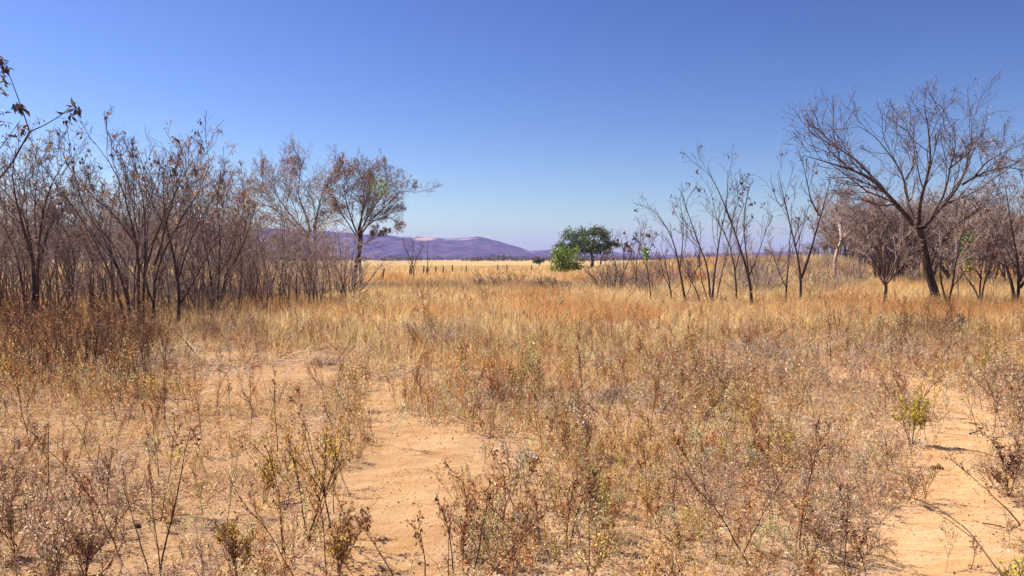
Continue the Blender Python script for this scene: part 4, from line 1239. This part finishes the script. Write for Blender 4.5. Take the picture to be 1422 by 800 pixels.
# --- litter: fallen leaves and bleached twigs lying on the ground ---------------------
def build_litter():
    g = Geo()
    for d0, d1, n1, s in ((2.2, 6, 4200, .014), (6, 10, 2000, .018), (10, 16, 800, .025), (16, 24, 120, .04)):
        x, y = wedge(d0, d1, n1)
        n = fbm(x / .7 + 14, y / .7, 3)
        x, y = thin(x, y, (.2 + .8 * sstep(n, .4, .56)) * (1 - .9 * sstep(bare_at(x, y), .25, .7))); N = len(x)
        p = np.stack([x, y, H(x, y) + .004 + rng.random(N) ** 3 * .05], 1)
        d = rng.normal(size=(N, 3)); d[:, 2] *= .35
        c = pick_col([(.66, .40, .18), (.74, .53, .31), (.60, .47, .38), (.42, .20, .09), (.18, .08, .05)], [4, 3, 3, 2, 1.5], N)
        V, f, cc = leaf_geo(p, s * rng.uniform(.5, 1.6, N), c, asp=.6, fold=.4, dirs=d * 2); g.add(V, f, cc)
    kind(g.build("leaf_litter", M_LITTER), "stuff")
    g = Geo()
    for d0, d1, n1, s, r in ((2.2, 6, 420, .11, .0013), (6, 10, 300, .15, .0020), (10, 16, 170, .22, .0032), (16, 22, 30, .3, .005)):
        x, y = wedge(d0, d1, n1)
        n = fbm(x / 1.5 + 4, y / 1.5 + 44, 3)
        x, y = thin(x, y, (.12 + .88 * sstep(n, .42, .6)) * (1 - .93 * sstep(bare_at(x, y), .3, .75))); N = len(x)
        a = rng.uniform(0, 2 * PI, N); L = s * rng.uniform(.4, 1.8, N)
        d = np.stack([np.cos(a), np.sin(a), np.abs(rng.normal(size=N)) * .35], 1)
        P = np.empty((N, 4, 3)); P[:, 0] = np.stack([x, y, H(x, y) + .004], 1)
        for j in range(1, 4):
            d = d + rng.normal(size=d.shape) * .3; d[:, 2] *= .7; P[:, j] = P[:, j - 1] + norm(d) * (L / 3)[:, None]
        P[:, :, 2] = np.maximum(P[:, :, 2], H(P[:, :, 0], P[:, :, 1]) + .002)
        V, q = tubes(P, r * rng.uniform(.6, 1.5, (N, 1)) * np.array([[1, .9, .7, .4]]), 3)
        c = pick_col([(.74, .64, .55), (.62, .50, .42), (.60, .42, .25), (.18, .10, .07)], [4, 4, 2, 1.5], N)
        g.add(V, q, np.repeat(c, 12, 0))
    # pale grey tangles of broken twigs
    x, y = wedge(4, 18, 620); u, v = flat_uv(x, y)
    x, y = thin(x, y, greys(u, v) ** 1.3 * sstep(fbm(x / .5 + 2, y / .5, 3), .4, .58) * (1 - sstep(bare_at(x, y), .4, .8))); N = len(x)
    a = rng.uniform(0, 2 * PI, N); L = rng.uniform(.06, .3, N)
    d = np.stack([np.cos(a), np.sin(a), np.abs(rng.normal(size=N)) * .7 + .1], 1)
    P = np.empty((N, 4, 3)); P[:, 0] = np.stack([x, y, H(x, y) + rng.random(N) ** 2 * .12], 1)
    for j in range(1, 4):
        d = d + rng.normal(size=d.shape) * .4; d[:, 2] -= .25; P[:, j] = P[:, j - 1] + norm(d) * (L / 3)[:, None]
    P[:, :, 2] = np.maximum(P[:, :, 2], H(P[:, :, 0], P[:, :, 1]) + .003)
    V, q = tubes(P, (.00028 * y * rng.uniform(.6, 1.4, N))[:, None] * np.array([[1, .9, .8, .4]]), 3)
    c = pick_col([(.74, .66, .62), (.60, .51, .48), (.66, .52, .40), (.22, .15, .13)], [4, 4, 2, 2], N, .2, .03)
    g.add(V, q, np.repeat(c, 12, 0))
    for d0, d1, n1, s, r in ((2.2, 6, 900, .13, .0011), (6, 10, 520, .17, .0017), (10, 16, 230, .24, .0027)):
        x, y = wedge(d0, d1, n1)
        n = fbm(x / 1.0 + 24, y / 1.0 + 4, 3)
        x, y = thin(x, y, (.25 + .75 * sstep(n, .38, .58)) * (1 - .96 * sstep(bare_at(x, y), .25, .7))); N = len(x)
        a = rng.uniform(0, 2 * PI, N); L = s * rng.uniform(.4, 1.5, N)
        d = np.stack([np.cos(a), np.sin(a), np.abs(rng.normal(size=N)) * .9 + .1], 1)
        P = np.empty((N, 4, 3)); P[:, 0] = np.stack([x, y, H(x, y)], 1)
        for j in range(1, 4):
            d = d + rng.normal(size=d.shape) * .28; d[:, 2] -= .3; P[:, j] = P[:, j - 1] + norm(d) * (L / 3)[:, None]
        P[:, :, 2] = np.maximum(P[:, :, 2], H(P[:, :, 0], P[:, :, 1]) + .003)
        V, q = tubes(P, r * rng.uniform(.6, 1.5, (N, 1)) * np.array([[1, .9, .8, .4]]), 3)
        c = pick_col([(.78, .54, .27), (.70, .42, .18), (.80, .63, .42), (.36, .17, .08)], [4, 4, 3, 1.5], N)
        g.add(V, q, np.repeat(c, 12, 0))
    kind(g.build("twig_litter", M_LITTER), "stuff")


build_litter()


# --- single weeds that stand out ---------------------------------------------------------
def weed_thing(u, v, top, label, group=None, nbr=5, nleaf=60, ls=.022, lean=(0, 0), leafcol=((.30, .15, .08), (.42, .26, .14)), stem=(.12, .07, .05), branch=.45, name="dry_weed", lo=.35, ndup=1):
    b = gnd(u, v); D = b[1]
    hh = max(.12, (v - top) / F * D)
    root = empty(name, b, label, "weed", group)
    gs, gl = Geo(), Geo()
    for _ in range(ndup):
        (SV, SF), (LVv, LFf, lv) = weed_proto(hh * (1 if _ == 0 else rng.uniform(.6, 1)), nbr, nleaf, ls, lean=.06 if _ == 0 else .3, branch=branch, sides=4, lo=lo)
        for A in (SV, LVv):
            zz = np.clip(A[:, 2], 0, None) / hh
            A[:, 0] += lean[0] * hh * zz ** 1.3; A[:, 1] += lean[1] * hh * zz ** 1.3
        gs.add(SV, SF, np.array(stem) * rng.uniform(.8, 1.2))
        if nleaf: gl.add(LVv, LFf, np.clip(pick_col(leafcol, [1] * len(leafcol), len(LVv) // 4).repeat(4, 0), .03, .8))
    gs.build("stem", M_WEED, root, smooth=True)
    if nleaf: gl.build("leaves", M_WEED, root)
    return root


OLIVE = ((.56, .38, .08), (.64, .44, .14), (.46, .29, .07)); RUSTY = ((.24, .11, .06), (.34, .17, .09), (.18, .09, .06)); PALE = ((.76, .56, .38), (.66, .46, .31), (.5, .31, .2))
weed_thing(62, 712, 562, "tall thin upright weed stalk over the pale leafy clump at lower left", nbr=2, nleaf=14, branch=.2, leafcol=RUSTY)
weed_thing(222, 805, 588, "tallest curved bare stalk leaning left in the lower left clearing", nbr=3, nleaf=10, branch=.22, lean=(-.12, 0), leafcol=RUSTY)
weed_thing(208, 800, 655, "thin slanting bare stalk at the foot of the tallest curved stalk", nbr=2, nleaf=4, branch=.25, lean=(-.28, 0))
weed_thing(78, 765, 650, "bare weed stalk slanting right out of the leafy clump at lower left", nbr=2, nleaf=8, branch=.2, lean=(.3, 0))
weed_thing(428, 752, 590, "large olive-yellow branching weed, biggest clump left of the sandy path", nbr=6, nleaf=120, ls=.02, leafcol=OLIVE, ndup=4)
for (u, v, t, lab) in ((22, 770, 672, "pale pinkish leafy weed clump at the very left, lower of two"), (70, 815, 715, "pale pinkish leafy weed clump in the lower left corner"), (14, 700, 622, "pale pinkish leafy weed clump at the very left, upper of two"),
                       (118, 800, 735, "small pale leafy weed clump right of the lower left corner clump"), (470, 800, 715, "dense dry weed clump at the left foot of the central path"), (330, 808, 730, "olive-brown low weed clump at the bottom left of the biggest yellowish clump")):
    weed_thing(u, v, t, lab, nbr=8, nleaf=130, ls=.017, leafcol=PALE if u < 200 else RUSTY + OLIVE, ndup=6, stem=(.3, .18, .12))
weed_thing(366, 700, 640, "small olive weed among sand left of the biggest yellowish clump", nbr=6, nleaf=90, leafcol=OLIVE, ndup=3)
weed_thing(462, 745, 565, "tall dark weed leaning left beside the sandy path with a rusty seed tip", nbr=4, nleaf=40, lean=(-.1, 0), leafcol=RUSTY)
weed_thing(392, 770, 600, "thin dark weed leaning left out of the biggest yellowish clump", nbr=3, nleaf=20, lean=(-.3, 0), leafcol=RUSTY)
weed_thing(548, 806, 690, "rusty seed-headed weed leaning left over the foot of the central path", nbr=3, nleaf=55, ls=.02, lean=(-.32, 0), leafcol=RUSTY, branch=.3)
weed_thing(590, 808, 700, "rusty seed-headed weed rising straight at the foot of the central path", nbr=3, nleaf=50, ls=.02, lean=(-.1, 0), leafcol=RUSTY, branch=.3)
weed_thing(630, 800, 672, "slim upright dark stalk right of the central path's foot", nbr=2, nleaf=22, leafcol=RUSTY, branch=.2)
weed_thing(658, 790, 665, "dark stalk with small leaf bunches, second right of the central path's foot", nbr=3, nleaf=35, leafcol=RUSTY, branch=.25)
weed_thing(700, 720, 625, "long weed stalk slanting left below the white stone", nbr=2, nleaf=40, lean=(-.3, 0), leafcol=RUSTY, branch=.22)
weed_thing(760, 712, 650, "short weed stalk slanting left just below the white stone", nbr=2, nleaf=26, lean=(-.3, 0), leafcol=RUSTY, branch=.25)
weed_thing(792, 760, 655, "upright weed with a dark feathery tip right of the white stone", nbr=3, nleaf=70, leafcol=RUSTY, branch=.25, lo=.6)
weed_thing(815, 636, 560, "broad pale-brown bushy weed beside the white stone", nbr=8, nleaf=140, leafcol=PALE, ndup=4)
weed_thing(790, 640, 585, "dark reddish slanting weed touching the broad bushy one by the white stone", nbr=5, nleaf=60, leafcol=RUSTY, lean=(-.25, 0), ndup=2)
weed_thing(1266, 618, 548, "yellow-green bushy weed at the left edge of the right-hand sandy path", nbr=7, nleaf=130, leafcol=((.50, .42, .05), (.42, .36, .06), (.55, .42, .12)), ndup=5, ls=.024)
weed_thing(1363, 530, 487, "upright yellow-green weed alone at the far end of the right-hand path", nbr=5, nleaf=110, leafcol=((.42, .38, .08), (.5, .4, .12)), lean=(.05, 0), branch=.25, ls=.03)
weed_thing(1205, 812, 738, "dark bare-leaved weed standing at the lower left of the right-hand path", nbr=4, nleaf=40, leafcol=((.14, .07, .05), (.2, .1, .06)), ls=.02)
weed_thing(1348, 790, 745, "small reddish weed growing on the right-hand sandy path", nbr=3, nleaf=35, leafcol=((.34, .16, .1), (.28, .14, .09)), ls=.016, branch=.3)
weed_thing(1405, 830, 782, "low fresh green weed at the lower right corner", nbr=6, nleaf=60, leafcol=((.55, .46, .10), (.42, .40, .08)), ls=.022, ndup=2)
weed_thing(1400, 690, 605, "sprawling brown weed leaning over the right-hand path from its right side", nbr=7, nleaf=100, leafcol=RUSTY, lean=(-.3, 0), ndup=4)
weed_thing(1428, 640, 560, "grey-brown weed clump at the right edge above the sprawling one", nbr=7, nleaf=90, leafcol=PALE, lean=(-.1, 0), ndup=4)
weed_thing(1412, 585, 520, "thin leaning bare stalk right of the right-hand path's top", nbr=3, nleaf=20, leafcol=RUSTY, lean=(-.4, 0), branch=.25)
weed_thing(600, 470, 430, "dark green-tinged weed at the upper end of the central path", nbr=6, nleaf=60, leafcol=((.20, .17, .06), (.25, .2, .1)), ndup=3, ls=.03)
weed_thing(1324, 468, 430, "dark dense weed clump below the leaning dark trunk", nbr=7, nleaf=90, leafcol=((.16, .08, .06), (.2, .12, .08)), ndup=6, ls=.03)


def two_pronged():
    b = gnd(152, 702); D = b[1]; root = empty("bare_twig", b, "dark two-pronged leafless twig standing in the left sandy clearing", "twig")
    g = Geo(); k = D / F
    for pts in ([(0, -2), (-2, 14), (-8, 30), (-14, 52), (-13, 68), (-10, 86)], [(-1, 10), (0, 30), (4, 55), (8, 85)], [(0, 0), (10, 3), (22, 2)], [(-8, 30), (-16, 36), (-20, 40)]):
        w = np.array([(p[0] * k, 0, p[1] * k) for p in pts]); w = resample(w, 10); w[:, 1] += np.cumsum(rng.normal(size=10) * .006)
        V, q = tubes(w[None], np.linspace(.0045, .002, 10)[None], 5); g.add(V, q)
    g.build("stem", M_STICK, root, smooth=True)


two_pronged()


def bend_rod(name, label, pts, r0, r1, mat, lift=.0, cat="stick", ground=True):
    w = []
    for p in pts:
        q = gnd(p[0], p[1]); q[2] += r0 * .6 + (p[2] if len(p) > 2 else 0); w.append(q)
    w = np.array(w); s = np.linspace(0, len(w) - 1, 24)
    P = np.stack([np.interp(s, np.arange(len(w)), w[:, j]) for j in range(3)], 1)
    P[1:-1] = .25 * P[:-2] + .5 * P[1:-1] + .25 * P[2:]
    o0 = P[0].copy()
    V, q = tubes((P - o0)[None], np.linspace(r0, r1, 24)[None], 6)
    o = mesh_np(name, V, [q], mat, smooth=True); o.location = tuple(o0)
    return tag(o, label, cat)


bend_rod("fallen_stick", "long thin dark bent stick lying across the right-hand sandy path", [(1402, 815, .02), (1380, 796, .03), (1345, 750, .05), (1302, 717, .05), (1270, 700, .03), (1240, 688, .01)], .0042, .0025, M_STICK)
bend_rod("fallen_stick", "short dark stick lying near the top of the right-hand path", [(1346, 604, .0), (1356, 602.5, .015), (1362, 601, .02)], .008, .004, M_STICK)
bend_rod("fallen_stick", "knobbly thin twig lying right of the dark clod on the path", [(1325, 622, .0), (1345, 629, .02), (1365, 634, .03), (1385, 646, .05)], .005, .003, M_STICK)
bend_rod("fallen_stick", "dark slanting stick lying low at the path's right side near the sprawling weed", [(1364, 731, .01), (1380, 734, .02), (1398, 737, .01)], .0045, .003, M_STICK)
bend_rod("fallen_stick", "dark stick on the sandy clearing left of the biggest yellowish weed", [(205, 726, .0), (240, 722, .02), (280, 718, .015)], .0035, .002, M_STICK)
bend_rod("bent_branch", "pale bleached arching dead branch resting before the left thicket", [(240, 461, .12), (256, 481, .14), (268, 492, .1), (276, 500, .05), (268, 515, .06), (262, 527, .14)], .014, .008, M_STICKP, cat="branch")


def stone(name, label, u, v, size, mat, squash, seed, cat):
    b = gnd(u, v)
    import bmesh
    bm = bmesh.new(); bmesh.ops.create_icosphere(bm, subdivisions=4, radius=1)
    for vv in bm.verts:
        c = np.array(vv.co)
        k = .5 + .95 * float(fbm(c[0] * 1.1 + seed, c[1] * 1.3 + c[2] * 2.1, 4)) + .12 * float(vnoise(c[0] * 5 + seed, c[2] * 5 + c[1] * 4))
        vv.co = c * k * np.array([size, size * .8, size * squash])
    me = bpy.data.meshes.new(name); bm.to_mesh(me); bm.free(); me.materials.append(mat)
    me.polygons.foreach_set("use_smooth", np.ones(len(me.polygons), dtype=bool))
    o = bpy.data.objects.new(name, me); C.objects.link(o); o.location = (b[0], b[1], b[2] + size * squash * .45); o.rotation_euler = (0, 0, seed)
    return tag(o, label, cat)


stone("stone", "small whitish stone lying in the weeds right of the central path", 738, 641, .06, M_STONE, .72, 3.3, "stone")
stone("clod", "small dark red-brown clod lying on the right-hand sandy path", 1303, 651, .032, M_CLOD, .6, 7.1, "clod")
stone("clod", "dark leaf-sized clod at the left edge of the central path", 508, 612, .035, M_CLOD, .6, 5.1, "clod")
stone("clod", "tiny dark clod lying in the lower left clearing", 192, 733, .018, M_CLOD, .7, 2.1, "clod")

# thin pale upright pole before the left thicket
b = gat(281, 13.4)
w = np.array([[0, 0, -.05], [.005, 0, .2], [0, .01, .4], [.004, 0, .62]])
V, q = tubes(resample(w, 10)[None], np.linspace(.011, .006, 10)[None], 5)
o = mesh_np("dead_stalk", V, [q], M_STICKP, smooth=True); o.location = tuple(b)
tag(o, "thin pale upright dead stalk beside the arching bleached branch", "stalk")

# ------------------------------------------------------------------ air, sky, sun, camera
HAZE_R, HAZE_TOP = 5600., 135.
V = np.array([[sx * HAZE_R, sy * HAZE_R, z] for z in (-3.5, HAZE_TOP) for sy in (-1, 1) for sx in (-1, 1)], float)
q = np.array([[0, 2, 3, 1], [4, 5, 7, 6], [0, 1, 5, 4], [2, 6, 7, 3], [0, 4, 6, 2], [1, 3, 7, 5]])
mh, nt, out = new_mat("air_haze")
pv = nt.nodes.new("ShaderNodeVolumePrincipled")
pv.inputs["Color"].default_value = (.32, .40, 1.0, 1); pv.inputs["Density"].default_value = .00015; pv.inputs["Anisotropy"].default_value = .1
nt.links.new(pv.outputs[0], out.inputs["Volume"])
kind(mesh_np("haze", V, [q], mh), "stuff")

SUN_EL = math.radians(54); SUN_DIR = np.array([-.88, .45])
SUN_DIR = SUN_DIR / np.linalg.norm(SUN_DIR)
to_sun = np.array([SUN_DIR[0] * math.cos(SUN_EL), SUN_DIR[1] * math.cos(SUN_EL), math.sin(SUN_EL)])
ld = bpy.data.lights.new("sun", 'SUN'); ld.energy = 5.0; ld.angle = math.radians(.5); ld.color = (1, .90, .76)
lo_ = bpy.data.objects.new("sun", ld); C.objects.link(lo_)
from mathutils import Vector
lo_.rotation_euler = Vector(-to_sun).to_track_quat('-Z', 'Y').to_euler()

wd = bpy.data.worlds.new("World"); scene.world = wd; wd.use_nodes = True
nt = wd.node_tree; nt.nodes.clear()
ow = nt.nodes.new("ShaderNodeOutputWorld"); bg = nt.nodes.new("ShaderNodeBackground"); bg.inputs["Strength"].default_value = .06
sk = nt.nodes.new("ShaderNodeTexSky"); sk.sky_type = 'NISHITA'; sk.sun_disc = False
sk.sun_elevation = SUN_EL; sk.sun_rotation = math.atan2(SUN_DIR[0], SUN_DIR[1])
sk.air_density = 1.0; sk.dust_density = .6; sk.ozone_density = 3.0
hs = nt.nodes.new("ShaderNodeHueSaturation"); hs.inputs["Saturation"].default_value = 1.12; hs.inputs["Hue"].default_value = .512
nt.links.new(sk.outputs[0], hs.inputs["Color"]); pre = nt.nodes.new("ShaderNodeVectorMath"); pre.operation = 'SCALE'; pre.inputs["Scale"].default_value = .1
gm = nt.nodes.new("ShaderNodeGamma"); gm.inputs["Gamma"].default_value = 1.5
nt.links.new(hs.outputs[0], pre.inputs[0]); nt.links.new(pre.outputs[0], gm.inputs["Color"])
post = nt.nodes.new("ShaderNodeVectorMath"); post.operation = 'SCALE'; post.inputs["Scale"].default_value = 12.6
nt.links.new(gm.outputs[0], post.inputs[0]); nt.links.new(post.outputs[0], bg.inputs["Color"])
nt.links.new(bg.outputs[0], ow.inputs["Surface"])

cam = bpy.data.cameras.new("camera"); co = bpy.data.objects.new("camera", cam); C.objects.link(co)
cam.sensor_width = 36; cam.lens = 36 * F / 1422.; cam.clip_start = .05; cam.clip_end = 30000
co.location = (0, 0, CAMZ); co.rotation_euler = (PI / 2 - PITCH, 0, 0)
scene.camera = co

vs = scene.view_settings
vs.view_transform = 'Standard'; vs.look = 'None'; vs.gamma = 1; vs.exposure = 1.08; vs.use_curve_mapping = False
cy = scene.cycles
cy.max_bounces = 5; cy.diffuse_bounces = 3; cy.transmission_bounces = 3; cy.volume_bounces = 1; cy.glossy_bounces = 2
cy.use_denoising = True
